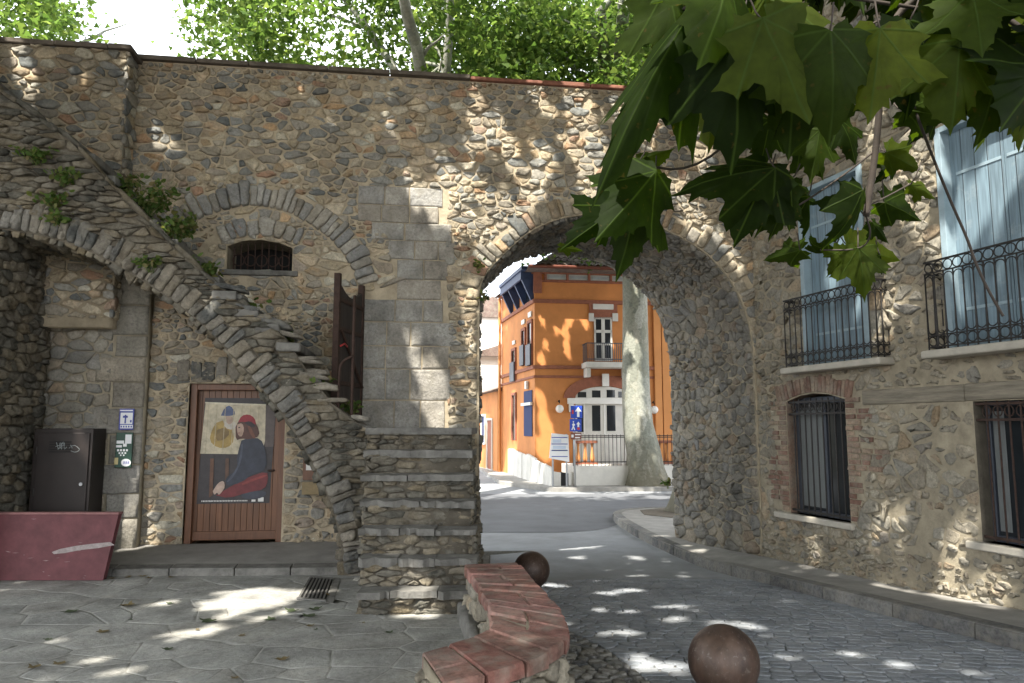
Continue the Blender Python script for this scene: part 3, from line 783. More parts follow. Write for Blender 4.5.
# platform under the arch
edge = [(-4.95, 1.02), (-4.5, 1.08), (-3.9, 1.13), (-3.2, 1.22), (-2.6, 1.27), (-2.02, 1.30)]
g = MB(); m_ = len(edge)
g.add([MAIN(s, .172, 0) for s, h in edge] + [MAIN(s, .078, h - .1) for s, h in edge] + [MAIN(-4.95, -.1, 0)] + [MAIN(s, -.1, h - .1) for s, h in edge], [(i, i + 1, m_ + i + 1, m_ + i) for i in range(m_ - 1)] + [(0, m_, 2 * m_ + 1, 2 * m_)])
g.add([MAIN(-6.0, .172, 0), MAIN(-4.95, .172, 0), MAIN(-4.95, .078, .92), MAIN(-6.0, .1, .62), MAIN(-6.0, -.1, .62), MAIN(-4.95, -.1, .92)], [(0, 1, 2, 3), (3, 2, 5, 4)])
tag(g.build('raised_paving', M['concrete']), kind='structure')
g = MB()
for (sa, ha), (sb, hb) in zip(edge, edge[1:]):
    z = .082 + R.gauss(0, .003); j = R.gauss(0, .008)
    vs = [MAIN(sa + .004, -.05, ha + j), MAIN(sb - .004, -.05, hb + j), MAIN(sb - .004, z, hb + j - .006), MAIN(sa + .004, z, ha + j - .006), MAIN(sa + .004, z + .012, ha - .2), MAIN(sb - .004, z + .012, hb - .2), MAIN(sb - .004, -.05, hb - .2), MAIN(sa + .004, -.05, ha - .2)]
    g.add(vs, [(0, 1, 2, 3), (3, 2, 5, 4), (0, 3, 4, 7), (1, 6, 5, 2)])
tag(g.build('platform_kerb', M['slab'], bevel=.012), kind='structure')

# ================================================================== STONE HOUSE on the right
hs = thing('stone_house', 'rubble stone house with blue shutters and iron balconies beside the arch', 'house', HOUSE(3, 0, 0))
W1 = [(.62, .50), (1.68, .50), (1.68, 1.93), (1.4, 2.0), (1.15, 2.02), (.9, 2.0), (.62, 1.93)]
W2 = [(3.37, .53), (4.62, .53), (4.62, 1.845), (3.37, 1.845)]
S1 = [(1.04, 2.36), (2.14, 2.36), (2.14, 4.64), (1.04, 4.64)]
S2 = [(3.16, 2.36), (4.46, 2.36), (4.46, 4.64), (3.16, 4.64)]
BR1 = [(.30, .55), (.62, .5), (.62, 1.93), (.9, 2.0), (1.15, 2.02), (1.4, 2.0), (1.68, 1.93), (1.68, .5), (1.78, .5), (1.95, 1.0), (2.1, 1.35), (1.85, 1.5), (2.05, 1.8), (1.95, 1.95), (1.72, 2.20), (1.15, 2.27), (.45, 2.15), (.36, 1.5), (.42, 1.0)]
BEAM = [(1.95, 1.85), (5.5, 1.85), (5.5, 2.02), (1.95, 2.02)]
g = MB()
fill(g, HOUSE, [(-2.5, 6.2), (-.02, 6.2), (-.02, -.5), (9, -.5), (9, 9.8), (-2.5, 9.8)], [W1, W2, S1, S2], 0, 1)
masonry(g, HOUSE, (0, 9, -.45, 4.8), .11, 1.6, .026, .022, holes=[W1, W2, S1, S2, BR1, BEAM], dv=.8, rough=.26, jit=.42, wv=.8, hv=.6, smear=.6)
masonry(g, HOUSE, (-2.5, 9, 4.8, 9.7), .15, 1.5, .02, .045, holes=[], dv=.7, rough=.22, keep=[(-2.5, 6.4), (0, 6.4), (0, 4.8), (9, 4.8), (9, 9.7), (-2.5, 9.7)])
bk = HOUSE.off(-6)
for pts in ([HOUSE(9, -.5, 0), bk(9, -.5), bk(9, 9.8), HOUSE(9, 9.8, 0)], [HOUSE(-2.5, 6.2, 0), bk(-2.5, 6.2), bk(-2.5, 9.8), HOUSE(-2.5, 9.8, 0)], [HOUSE(-2.5, 9.8, 0), bk(-2.5, 9.8), bk(9, 9.8), HOUSE(9, 9.8, 0)]):
    g.add(pts, [(0, 1, 2, 3)], 1)
g.build('wall', [M['pale'], M['greymortar']], hs, smooth=True)
# brick dressings round the first window
g = MB(); z = .52
while z < 1.93:
    h = .062
    for (a, b, sgn) in ((.62, None, -1), (1.68, None, 1)):
        lim = (.36 + .1 * math.sin(z * 5)) if sgn < 0 else (1.80 + (.30 if 1.05 < z < 1.45 else .12 * abs(math.sin(z * 6)) + .05) * min(1, max(0, (z - .45) * 1.6)))
        s = a
        while (s > lim) if sgn < 0 else (s < lim):
            w = R.uniform(.12, .26); p0, p1 = sorted((s, s + sgn * w))
            if abs(s - a) > .05 and R.random() < .3: s += sgn * w; continue
            stone(g, HOUSE, [(p0, z), ((p0 + p1) / 2, z), (p1, z), (p1, z + h), ((p0 + p1) / 2, z + h), (p0, z + h)], .011, R.uniform(.012, .03), rough=.05, chaikin=0); s += sgn * w
    z += h + .003
voussoirs(g, HOUSE, [(.45, 1.90), (.62, 1.935), (.9, 2.005), (1.15, 2.025), (1.4, 2.005), (1.68, 1.935), (1.8, 1.90)], .062, .23, .008, .022, wv=.1, rough=.05, chaikin=0)
g.build('brick_surround', M['brick'], hs)
g = MB(); box(g, HOUSE, 1.97, 3.3, 1.85, 2.015, -.1, .022); box(g, HOUSE, 3.305, 5.6, 1.855, 2.02, -.1, .028); g.build('lintel_beam', M['timber'], hs, bevel=.015)
def hole_lining(g, f, poly, depth, mi):
    n = len(poly)
    g.add([f(p[0], p[1], 0) for p in poly] + [f(p[0], p[1], -depth) for p in poly], [(i, (i + 1) % n, n + (i + 1) % n, n + i) for i in range(n)], mi)
    fill(g, f, poly, h=-depth, mi=mi)
def low_window(W, s0, s1, z0, z1, curtain, rust):
    g = MB(); hole_lining(g, HOUSE, W, .30, 2); box(g, HOUSE, s0, s1, z0, z1 + .1, -.295, -.26, 0)
    w = g.build('window', [M['void'], M['greymortar'], M['brick'] if not rust else M['darkmortar']], hs)
    g = MB()
    for a, b, c, d in ((s0, s0 + .05, z0, z1 + .08), (s1 - .05, s1, z0, z1 + .08), (s0 + .05, s1 - .05, z0, z0 + .06), (s0 + .05, s1 - .05, z1, z1 + .08), ((s0 + s1) / 2 - .03, (s0 + s1) / 2 + .03, z0 + .06, z1)):
        box(g, HOUSE, a, b, c, d, -.20, -.14)
    g.build('frame', M['bluegrey'], w, bevel=.004)
    g = MB(); box(g, HOUSE, s0 + .05, s1 - .05, z0 + .06, z1, -.175, -.17); g.build('pane', M['glass'], w)
    g = MB()
    for q in range(24):
        a = s0 + .06 + curtain * q / 24; g.add([HOUSE(a, z0 + .1, -.162 + .006 * (q % 2)), HOUSE(a + curtain / 24, z0 + .1, -.162 + .006 * ((q + 1) % 2)), HOUSE(a + curtain / 24, z1 - .05, -.162 + .006 * ((q + 1) % 2)), HOUSE(a, z1 - .05, -.162 + .006 * (q % 2))], [(0, 1, 2, 3)])
    g.build('curtain', M['curtain'], w)
    g = MB(); nb = int((s1 - s0) / .105)
    for q in range(1, nb):
        s = s0 + (s1 - s0) * q / nb; tube(g, [HOUSE(s, z0 + .02, -.03), HOUSE(s, z1 + .06, -.03)], .009, 6)
        for zz in (z1 - .05,):
            tube(g, [HOUSE(s - .045 * math.cos(t), zz + .05 * math.sin(t), -.03) for t in [math.pi * 2 * k / 12 for k in range(13)]], .006, 5)
    for zz in (z0 + .05, z1 - .13, z1 + .02): box(g, HOUSE, s0, s1, zz - .012, zz + .012, -.038, -.022)
    g.build('grille', M['rustiron'] if rust else M['iron'], w)
    return w
w1 = low_window(W1, .62, 1.68, .50, 1.90, .42, False)
g = MB(); box(g, HOUSE, .36, 1.76, .425, .50, -.35, .075); g.build('sill', M['sill'], w1, bevel=.015)
w2 = low_window(W2, 3.37, 4.62, .53, 1.80, .12, True)
g = MB(); box(g, HOUSE, 3.24, 4.75, .455, .53, -.35, .075); g.build('sill', M['sill'], w2, bevel=.015)
def shutters(S, s0, s1, z0, z1):
    g = MB(); hole_lining(g, HOUSE, S, .2, 0); mid = (s0 + s1) / 2
    box(g, HOUSE, s0 + .07, mid - .004, z0 + .03, z1 - .06, -.13, -.09, 1, uv=True); box(g, HOUSE, mid + .004, s1 - .07, z0 + .03, z1 - .06, -.13, -.09, 1, uv=True)
    w = g.build('shutters', [M['greymortar'], M['shutter']], hs)
    g = MB(); box(g, HOUSE, s0, s0 + .07, z0, z1, -.14, .03); box(g, HOUSE, s1 - .07, s1, z0, z1, -.14, .03); box(g, HOUSE, s0 + .07, s1 - .07, z1 - .06, z1, -.14, .03)
    g.build('frame', M['shutterframe'], w, bevel=.005)
    for sg in (-1, 1):
        for zz in (z0 + .4, z1 - .5):
            g = MB(); box(g, HOUSE, *sorted((mid + sg * .03, mid + sg * (s1 - s0) * .40)), zz - .015, zz + .015, -.09, -.083)
            g.build('strap_hinge', M['shutterframe'], w)
shutters(S1, 1.04, 2.14, 2.36, 4.64); shutters(S2, 3.16, 4.46, 2.36, 4.64)
def balcony(s0, s1, out, zt):
    g = MB(); box(g, HOUSE, s0 - .06, s1 + .06, 2.275, 2.355, -.02, out + .06); b = g.build('balcony', M['sill'], hs, bevel=.02)
    g = MB()
    def run(f, L):
        for zz, th in ((zt, .016), (zt - .115, .010), (2.385, .012), (2.50, .010)): box(g, f, 0, L, zz - th / 2, zz + th / 2, -.012, .012)
        n = max(1, round(L / .105))
        for q in range(n + 1):
            s = L * q / n; tube(g, [f(s, 2.36, 0), f(s, 2.44, 0), f(s, 2.55, 0), f(s, 2.8, 0), f(s, zt - .14, 0), f(s, zt - .11, 0)], [.008, .007, .010, .007, .007, .01], 6)
        for q in range(n):
            s = L * (q + .5) / n; r = L / n / 2 * .92
            for zz in (zt - .06, 2.445):
                tube(g, [f(s + r * math.cos(t), zz + .048 * math.sin(t), 0) for t in [math.pi * 2 * k / 14 for k in range(15)]], .006, 5)
            for zz in (zt - .16, 2.54):
                sg = 1 if zz > 2.8 else -1
                tube(g, [f(s + r * math.cos(t), zz - sg * .02 + sg * .045 * math.sin(t), 0) for t in [math.pi * k / 8 for k in range(9)]], .006, 5)
    run(HOUSE.off(out, s0), s1 - s0)
    for s in (s0, s1):
        p = HOUSE(s, 0, 0); run(Plane(p[0], p[1], *HOUSE.n, *HOUSE.u), out)
    g.build('railing', M['iron'], b)
balcony(.86, 2.40, .16, 3.22); balcony(3.10, 4.62, .2, 3.24)

# ================================================================== FAR SIDE OF THE STREET: orange house
FX = at(535, 427, 25.75)
FR = Plane(FX.x, FX.y, math.cos(A), math.sin(A), math.sin(A), -math.cos(A))
CB = rad(-13.3)
LF = Plane(FX.x, FX.y, math.sin(CB), math.cos(CB), -math.cos(CB), math.sin(CB))   # s runs away from us
oh = thing('orange_house', 'orange rendered villa with red brick bands and a pale arched door beyond the arch', 'house', FR(3, -.3, 0))
FW, LW = 10.5, 5.4
TOPZ = FR.hit(560, 271.5)[1]; BASE = -.3
def fr(x0, y0, x1, y1, h0=0.0):
    a, b = FR.hit(x0, y1, h0), FR.hit(x1, y0, h0); return a[0], b[0], a[1], b[1]
def lf(x0, y0, x1, y1):
    a, b = LF.hit(x0, y1), LF.hit(x1, y0); return min(a[0], b[0]), max(a[0], b[0]), min(a[1], b[1]), max(a[1], b[1])
g = MB()
c = [FR(0, BASE), FR(FW, BASE), FR(FW, BASE, -9), LF(LW, BASE)]
ct = [(p[0], p[1], TOPZ) for p in c]
g.add(c + ct, [(0, 1, 5, 4), (1, 2, 6, 5), (2, 3, 7, 6), (3, 0, 4, 7), (4, 5, 6, 7)])
g.build('wall', M['orange'], oh)
def pan(mb, f, r, h0, h1, mi=0): box(mb, f, r[0], r[1], r[2], r[3], h0, h1, mi)
g = MB()
for y0, y1, t in ((299.6, 303.4, .07), (365.5, 369, .07), (375.5, 378, .04)):
    z0, z1 = FR.hit(560, y1)[1], FR.hit(560, y0)[1]
    box(g, FR, -.05, FW, z0, z1, .002, t); box(g, LF, .002, LW, z0, z1, .002, t)
z0, z1 = FR.hit(560, 282.6)[1], TOPZ - .02
box(g, FR, -.04, FW, z0, z0 + .09, .002, .06); box(g, FR, -.04, FW, z1 - .08, z1, .002, .09); box(g, LF, .002, LW, z1 - .08, z1, .002, .09)
r = fr(589, 303, 617, 318.5); pan(g, FR, r, .002, .05)
g.build('brick_bands', M['brickred'], oh, bevel=.01)
g = MB(); fz0, fz1 = z0 + .10, z1 - .09
s = .10; sw_ = FR.hit(589.5, 276)[0] - FR.hit(567.8, 276)[0]
s = FR.hit(546.6, 276)[0]
while s < FW - .8:
    box(g, FR, s, s + sw_ * .88, fz0, fz1, .002, .03, 0); box(g, FR, s + .05, s + sw_ * .88 - .05, fz0 + .05, fz1 - .05, .03, .04, 1); s += sw_
g.build('frieze_tiles', [M['paleframe'], M['frieze']], oh)
s = FR.hit(546.6, 276)[0] - sw_ * .06
while s < FW: g = MB(); box(g, FR, s - .035, s + .035, fz0 - .03, fz1 + .03, .002, .10); g.build('eave_post', M['brickred'], oh); s += sw_
g = MB(); box(g, FR, -.05, .25, fz0 - .5, z1, .002, .08); g.build('eave_post', M['brickred'], oh)
g = MB()
for y in (656, 664, 671): pan(g, FR, fr(y, 300, y + 3.2, 470), .002, .10)
g.build('pilaster', M['orange2'], oh, bevel=.01)
# upper window with balcony
r = fr(594.3, 317.5, 611.6, 361)
g = MB(); pan(g, FR, r, .006, .012, 0); w = g.build('window', [M['glass']], oh)
g = MB(); a, b, z0, z1 = r
for s0, s1, q0, q1 in ((a, a + .06, z0, z1), (b - .06, b, z0, z1), ((a + b) / 2 - .06, (a + b) / 2 + .06, z0, z1), (a, b, z1 - .07, z1), (a, b, z1 - .56, z1 - .46), (a, b, z1 - 1.0, z1 - .95), (a, b, z0, z0 + .1)):
    box(g, FR, s0, s1, q0, q1, .014, .05)
g.build('frame', M['offwhite'], w)
for q_, h_ in ((fr(592.5, 304.5, 613, 309.5), .075), (fr(588.4, 313.5, 593.4, 321.5), .09), (fr(612, 313.5, 617.4, 321.5), .09)):
    g = MB(); pan(g, FR, q_, .052, h_); g.build('stone_block', M['offwhite'], w, bevel=.01)
r = fr(581.2, 364, 626, 368.8)
g = MB(); pan(g, FR, r, 0.002, .75); 
for x in (583.5, 621): q = fr(x, 369, x + 4, 378); box(g, FR, q[0], q[1], q[2], q[3], .002, .5)
bal = g.build('balcony', M['offwhite'], oh, bevel=.02)
g = MB(); a, b, z0, z1 = r; zt = FR.hit(600, 345)[1]
for f_, L in ((FR.off(.7, a + .05), b - a - .1),):
    for q in range(23): s = L * q / 22; tube(g, [f_(s, z1), f_(s, zt)], .011, 4)
    box(g, f_, 0, L, zt - .03, zt, -.02, .02); box(g, f_, 0, L, z1 + .08, z1 + .11, -.015, .015)
for s in (a + .05, b - .05):
    for q in range(6): tube(g, [FR(s, z1, .1 + q * .12), FR(s, zt, .1 + q * .12)], .011, 4)
    box(g, FR, s - .015, s + .015, zt - .03, zt, .02, .7)
g.build('railing', M['bluegrey'], bal)
# arched doorway
dc = FR.hit(604.2, 420)[0]; z_sp = FR.hit(604, 398)[1]; z_ap = FR.hit(604, 386.5)[1]; z_b = FR.hit(604, 466)[1]; hw = FR.hit(604.2, 420)[0] - FR.hit(575.5, 420)[0]
def seg(hw_, rise, zs, n=16): return [(dc - hw_ * math.cos(math.pi * k / n), zs + rise * math.sin(math.pi * k / n)) for k in range(n + 1)]
g = MB(); prism(g, FR, [(dc - hw, z_b)] + seg(hw, z_ap - z_sp, z_sp) + [(dc + hw, z_b)], .002, .03); dr = g.build('door', M['offwhite'], oh)
g = MB(); o_ = seg(hw + .42, z_ap - z_sp + .38, z_sp); i_ = seg(hw + .02, z_ap - z_sp + .02, z_sp)
prism(g, FR, o_ + i_[::-1], .003, .07); g.build('brick_arch', M['brickred'], dr)
g = MB(); pan(g, FR, fr(567, 398.5, 641, 404), .031, .14); pan(g, FR, fr(601.5, 374, 607.8, 386.5), .071, .17); pan(g, FR, fr(568.5, 404, 573.2, 412), .031, .11)
for q in (dc - .75, dc - .03, dc + .69): box(g, FR, q, q + .06, z_b + .05, z_sp, .031, .06)
g.build('stone_trim', M['white'], dr, bevel=.012)
g = MB()
for x0, x1, y0, y1 in ((592, 600, 405.5, 431), (606.8, 615, 405.5, 431), (591.8, 600.2, 390.5, 397.5), (606.5, 614.6, 390, 397.5), (618, 626, 391.5, 397.5), (577.5, 586, 392, 397.5), (577.2, 584, 405.5, 432)): pan(g, FR, fr(x0, y0, x1, y1), .031, .036)
g.build('pane', M['glass'], dr)
# left facade
g = MB(); pan(g, LF, lf(524.6, 390, 532.6, 436), .004, .03); g.build('shutter', M['blueshutter'], oh)
r = lf(523.8, 383, 533.4, 437); blk = [(r[0], r[1], FR.hit(560, 405)[1], FR.hit(560, 402)[1], .12), ((r[0] + r[1]) / 2 - .12, (r[0] + r[1]) / 2 + .12, FR.hit(560, 388)[1], FR.hit(560, 380)[1], .12)]
blk += [lf(*q_) + (.06,) for q_ in ((522.6, 319, 525.6, 325), (529.3, 311, 532.3, 318), (513.5, 340, 516, 345))]
for q_ in blk:
    g = MB(); box(g, LF, q_[0], q_[1], q_[2], q_[3], .031 if q_[4] > .1 else .004, q_[4]); g.build('stone_block', M['white'], oh, bevel=.01)
for x0, x1, y0, y1 in ((522.8, 525.5, 330, 366), (529, 532.3, 322, 366), (512.8, 516, 350, 382), (524.8, 531.4, 285, 309), (513, 516.2, 395, 440)):
    g = MB(); r = lf(x0, y0, x1, y1); pan(g, LF, r, .004, .012); w = g.build('window', M['glass'], oh)
    g = MB(); a, b, z0, z1 = r
    for s0, s1, q0, q1 in ((a - .1, a, z0, z1 + .1), (b, b + .1, z0, z1 + .1), (a, b, z1, z1 + .1)): box(g, LF, s0, s1, q0, q1, .003, .06)
    g.build('frame', M['brickred'], w)
    if y1 > 350 and y1 < 390:
        g = MB(); box(g, LF, a - .08, b + .08, z0, z0 + .75, .06, .12); g.build('railing', M['bluegrey'], w)
# roof with the dark blue timber gable on the left
EZ = TOPZ
pv = [FR(-.2, EZ, .75), FR(FW + .5, EZ, .75), FR(FW + .5, EZ, -9.5), LF(LW + .3, EZ, .25)]
pk0, pk1 = FR(3.2, EZ + 2.7, -3.6), FR(FW - 2.5, EZ + 2.7, -4)
g = MB()
def tiles(a, b, c_, d_, rows_, cols):
    for i in range(rows_):
        for j in range(cols):
            def q(u, v, o):
                p = (Vector(a) * (1 - u) + Vector(b) * u) * (1 - v) + (Vector(d_) * (1 - u) + Vector(c_) * u) * v
                return p + Vector((0, 0, o))
            u0, u1, v0, v1 = j / cols, (j + 1) / cols, i / rows_, (i + 1.15) / rows_
            um = (u0 + u1) / 2; k = R.uniform(0, .02)
            g.add([q(u0, v0, .05 + k), q(um, v0, .12 + k), q(u1, v0, .05 + k), q(u1, v1, .02 + k), q(um, v1, .08 + k), q(u0, v1, .02 + k)], [(0, 1, 4, 5), (1, 2, 3, 4)])
tiles(pv[0], pv[1], pk1, pk0, 14, 46)
g.add([pv[3], pv[0], pk0], [(0, 1, 2)]); g.add([pv[1], pv[2], pk1], [(0, 1, 2)]); g.add([pv[2], pv[3], pk0, pk1], [(0, 1, 2, 3)])
g.add([FR(-.35, EZ - .06, .75), FR(FW + .5, EZ - .06, .75), FR(FW + .5, EZ - .06, 0), FR(-.35, EZ - .06, 0)], [(0, 1, 2, 3)])
roof = g.build('roof', M['roof'], oh)
g = MB(); box(g, FR, -.35, FW + .5, EZ - .05, EZ + .05, .70, .80); tube(g, [FR(-.3, EZ, .84), FR(FW + .5, EZ, .84)], .05, 8); g.build('gutter', M['signbrown'], roof)
g = MB(); r = lf(507, 262, 524, 318)
box(g, LF, -.3, 3.4, EZ - .04, EZ + .09, .0, .55); box(g, LF, .0, 3.4, EZ - .32, EZ - .04, .42, .5)
for s in (.15, 1.2, 2.25, 3.3): prism(g, Plane(*LF(s, 0, 0)[:2], *LF.n, *LF.u), [(.003, EZ - 1.1), (.12, EZ - 1.0), (.45, EZ - .3), (.45, EZ - .04), (.003, EZ - .04)], -.06, .06)
g.build('gable_eave', M['bluewood'], oh)
g = MB(); tube(g, [LF(LW - .2, EZ - .1, .12), LF(LW - .2, BASE, .12)], .06, 8); g.build('downpipe', M['orange2'], oh)
g = MB(); tube(g, [FR(FR.hit(677, 380)[0], EZ, .15), FR(FR.hit(677, 380)[0], .2, .15)], .05, 8); g.build('downpipe', M['orange2'], oh)
# wall lamps
for i, (x, y, lb) in enumerate(((558.5, 409, 'white globe wall lamp on the orange wall left of the arched door'), (652.5, 410, 'white globe wall lamp on the orange wall right of the plane tree trunk'))):
    s, z = FR.hit(x, y); t = thing('wall_lamp', lb, 'lamp', FR(s, z, 0), 'globe lamps on the orange house')
    g = MB(); tube(g, [FR(s, z + .25, 0), FR(s, z + .3, .12), FR(s, z + .2, .2)], .02, 6); g.build('bracket', M['iron'], t)
    g = MB(); uvsphere(g, FR(s, z, .2), .14, 0, 16, 10); g.build('globe', M['white'], t, smooth=True)
# terrace wall, railing and balustrade
TY = 2.3
ta, tb = FR.hit(574, 466, TY)[0], FW
tz = FR.hit(600, 466, TY)[1]
tw = thing('terrace_wall', 'low white wall topped by iron railings in front of the orange house', 'wall', FR(ta, -.3, TY))
g = MB(); box(g, FR, ta, tb, -.4, tz, .3, TY); g.build('wall', M['offwhite'], tw, bevel=.02)
g = MB(); zt = FR.hit(600, 434.5, TY)[1]; T_ = FR.off(TY - .12, ta)
for q in range(int((tb - ta) / .13)): tube(g, [T_(q * .13, tz), T_(q * .13, zt)], .011, 4)
for zz in (tz + .12, tz + .9 if tz + .9 < zt else zt - .12, zt - .04): box(g, T_, 0, tb - ta, zz - .014, zz + .014, -.014, .014)
g.build('railing', M['iron'], tw)
for n_, (x0, x1, lb) in enumerate(((575, 597, 'row of orange balusters left of the arched door'), (650, 700, 'row of orange balusters right of the plane tree trunk'))):
    a, b = FR.hit(x0, 450, 1.3)[0], FR.hit(x1, 450, 1.3)[0]; z0, z1 = tz, FR.hit(600, 440.5, 1.3)[1]
    t = thing('balustrade', lb, 'balustrade', FR(a, z0, 1.3), 'orange balustrades on the terrace')
    g = MB(); box(g, FR, a, b, z1 - .09, z1, 1.2, 1.42); g.build('rail', M['brickred'], t, bevel=.01); g = MB(); box(g, FR, a, b, z0, z0 + .08, 1.2, 1.42); g.build('base', M['brickred'], t, bevel=.01)
    s = a + .1
    while s < b - .05:
        g = MB(); tube(g, [FR(s, z0 + .08, 1.31), FR(s, z0 + .2, 1.31), FR(s, z0 + .32, 1.31), FR(s, z0 + .5, 1.31), FR(s, z1 - .2, 1.31), FR(s, z1 - .09, 1.31)], [.05, .085, .06, .045, .04, .06], 8)
        g.build('baluster', M['orange2'], t, smooth=True); s += .24
# hoarding boards round the corner
hp = [at(502, 478, 31.5), at(514, 480, 28.5), at(528, 483, 26.0), at(541, 486.5, 24.5), at(553, 489, 23.4)]
tops = [at(502, 447, 31.5).z, at(514, 449, 28.5).z, at(528, 455, 26.0).z, at(541, 462, 24.5).z, at(553, 470, 23.4).z]
line = [(p.x, p.y, q) for p, q in zip(hp, tops)]
def lerp3(u):
    i = min(int(u), len(line) - 2); k = u - i; a, b = line[i], line[i + 1]; return tuple(a[j] * (1 - k) + b[j] * k for j in range(3))
nb_ = 12
for k in range(nb_ + 3):
    if k < nb_:
        a, b = lerp3((len(line) - 1) * k / nb_), lerp3((len(line) - 1) * (k + .96) / nb_)
    else:
        q = k - nb_; p0, p1 = Vector(line[-1]), Vector((at(575.5, 489, 23.75).x, 23.75, at(575.5, 474, 23.75).z)); a, b = tuple(p0.lerp(p1, q / 3 + .01)), tuple(p0.lerp(p1, (q + .96) / 3))
    f = Plane(a[0], a[1], b[0] - a[0], b[1] - a[1], -(b[1] - a[1]), b[0] - a[0]); Lk = math.dist(a[:2], b[:2]); j = R.uniform(-.05, .05)
    if f.n[1] > 0: f = Plane(a[0], a[1], b[0] - a[0], b[1] - a[1], (b[1] - a[1]), -(b[0] - a[0]))
    g = MB(); prism(g, f, [(0, -.36), (Lk, -.36), (Lk, b[2] + j), (0, a[2] + j)], -.03, .02 + R.uniform(0, .03))
    o = g.build('hoarding_board', M['offwhite'] if k != nb_ + 1 else M['void'], loc=a[:2] + (-.34,), bevel=.006)
    if k == nb_ + 1: tag(o, 'dark narrow board among the white hoarding boards at the house corner', 'board')
    else: tag(o, 'white upright hoarding board in the row round the orange house corner', 'board', 'white hoarding boards round the orange house')
# printed panel and direction signs
def panel_at(x0, y0, x1, y1, Y): 
    a, b = at(x0, y1, Y), at(x1, y0, Y); return a.x, b.x, a.z, b.z
PY = 23.2; PP = Plane(0, PY, 1, 0, 0, -1)
t = thing('information_panel', 'white printed information panel with blue lines at the house corner', 'panel', (at(559, 461, PY).x, PY, -.33))
a, b, z0, z1 = panel_at(549, 434, 569, 460, PY)
g = MB(); prism(g, PP, [(a, z0 + .06), (b, z0 - .06), (b - .02, z1 - .03), (a + .08, z1 + .03)], 0, .03); g.build('board', M['signwhite'], t)
g = MB(); 
for q in (.12, .35, .36, .6, .85): zz = z0 + (z1 - z0) * q; box(g, PP, a + .08, b - .05, zz, zz + .025, .032, .034)
g.build('blue_lines', M['signblue2'], t)
g = MB(); box(g, PP, a + .12, b - .1, z0 + (z1 - z0) * .42, z0 + (z1 - z0) * .55, .032, .034); box(g, PP, a + .12, b - .25, z0 + (z1 - z0) * .66, z0 + (z1 - z0) * .8, .032, .034); g.build('print', M['paleblue'], t)
g = MB()
for s in (a + .12, b - .08): tube(g, [PP(s, -.33, -.03), PP(s, z1, -.03)], .03, 8)
g.build('post', M['galv'], t)
PY2 = 22.9; PQ = Plane(0, PY2, 1, 0, 0, -1)
t = thing('traffic_sign_post', 'grey post with two blue square traffic signs and a brown one', 'traffic sign', (at(574.5, 489, PY2).x, PY2, -.33))
g = MB(); px_ = at(574.8, 489, PY2).x; tube(g, [(px_, PY2, -.33), (px_ , PY2, at(575, 405, PY2).z)], .035, 10); g.build('post', M['galv'], t, smooth=True)
def P2(x, y): p = at(x, y, PY2 - .05); return (p.x, p.z)
def plate(x0, y0, x1, y1, m_, name, label=None):
    a, b = P2(x0, y1), P2(x1, y0); g = MB(); box(g, PQ, a[0], b[0], a[1], b[1], .04, .055); o = g.build(name, m_, t, bevel=.01)
    if label: o['label'] = label
    return o
def marks(polys, m_, parent, name='symbol', h=.06):
    g = MB()
    for q in polys: prism(g, PQ, [P2(*p) for p in q][::-1], .056, h)
    return g.build(name, m_, parent)
p_ = plate(570.7, 405.8, 582.2, 418.2, M['signblue'], 'sign_plate', 'blue plate with a white arrow pointing up and a red bar')
marks([[(577, 417), (579.4, 417), (579.4, 411.5), (581.6, 411.5), (578.2, 407), (574.8, 411.5), (577, 411.5)]], M['signwhite'], p_, 'arrow')
marks([[(571.8, 410), (573.6, 410), (573.6, 414), (571.8, 414)]], M['signred'], p_, 'bar')
p_ = plate(569.8, 419, 581.4, 431.4, M['signblue'], 'sign_plate', 'blue plate with a white walking figure, arrow and red disc')
marks([[(571.3, 430), (572.4, 430), (573.1, 427.6), (574.2, 430), (575.2, 430), (573.9, 426), (575.3, 424.8), (573.4, 423), (572, 424.6), (572.8, 426)], [(572.8, 422.6), (574, 422.6), (574, 421.2), (572.8, 421.2)], [(577.4, 427), (579.2, 427), (579.2, 424.4), (580.4, 424.4), (578.3, 421.6), (576.2, 424.4), (577.4, 424.4)]], M['signwhite'], p_, 'walking_figure')
marks([[(578.5 + 1.5 * math.cos(k * .63), 428.6 - 1.5 * math.sin(k * .63)) for k in range(10)][::-1]], M['signred'], p_, 'disc')
p_ = plate(570.6, 432.6, 581.4, 439.4, M['signbrown'], 'sign_plate', 'small brown plate with two white lines')
marks([[(575, 435.2), (580.6, 435.2), (580.6, 434), (575, 434)], [(575, 438.2), (580, 438.2), (580, 437), (575, 437)], [(571.3, 437.4), (573.6, 437.4), (573.6, 434.6), (571.3, 434.6)]], M['signwhite'], p_, 'lines')

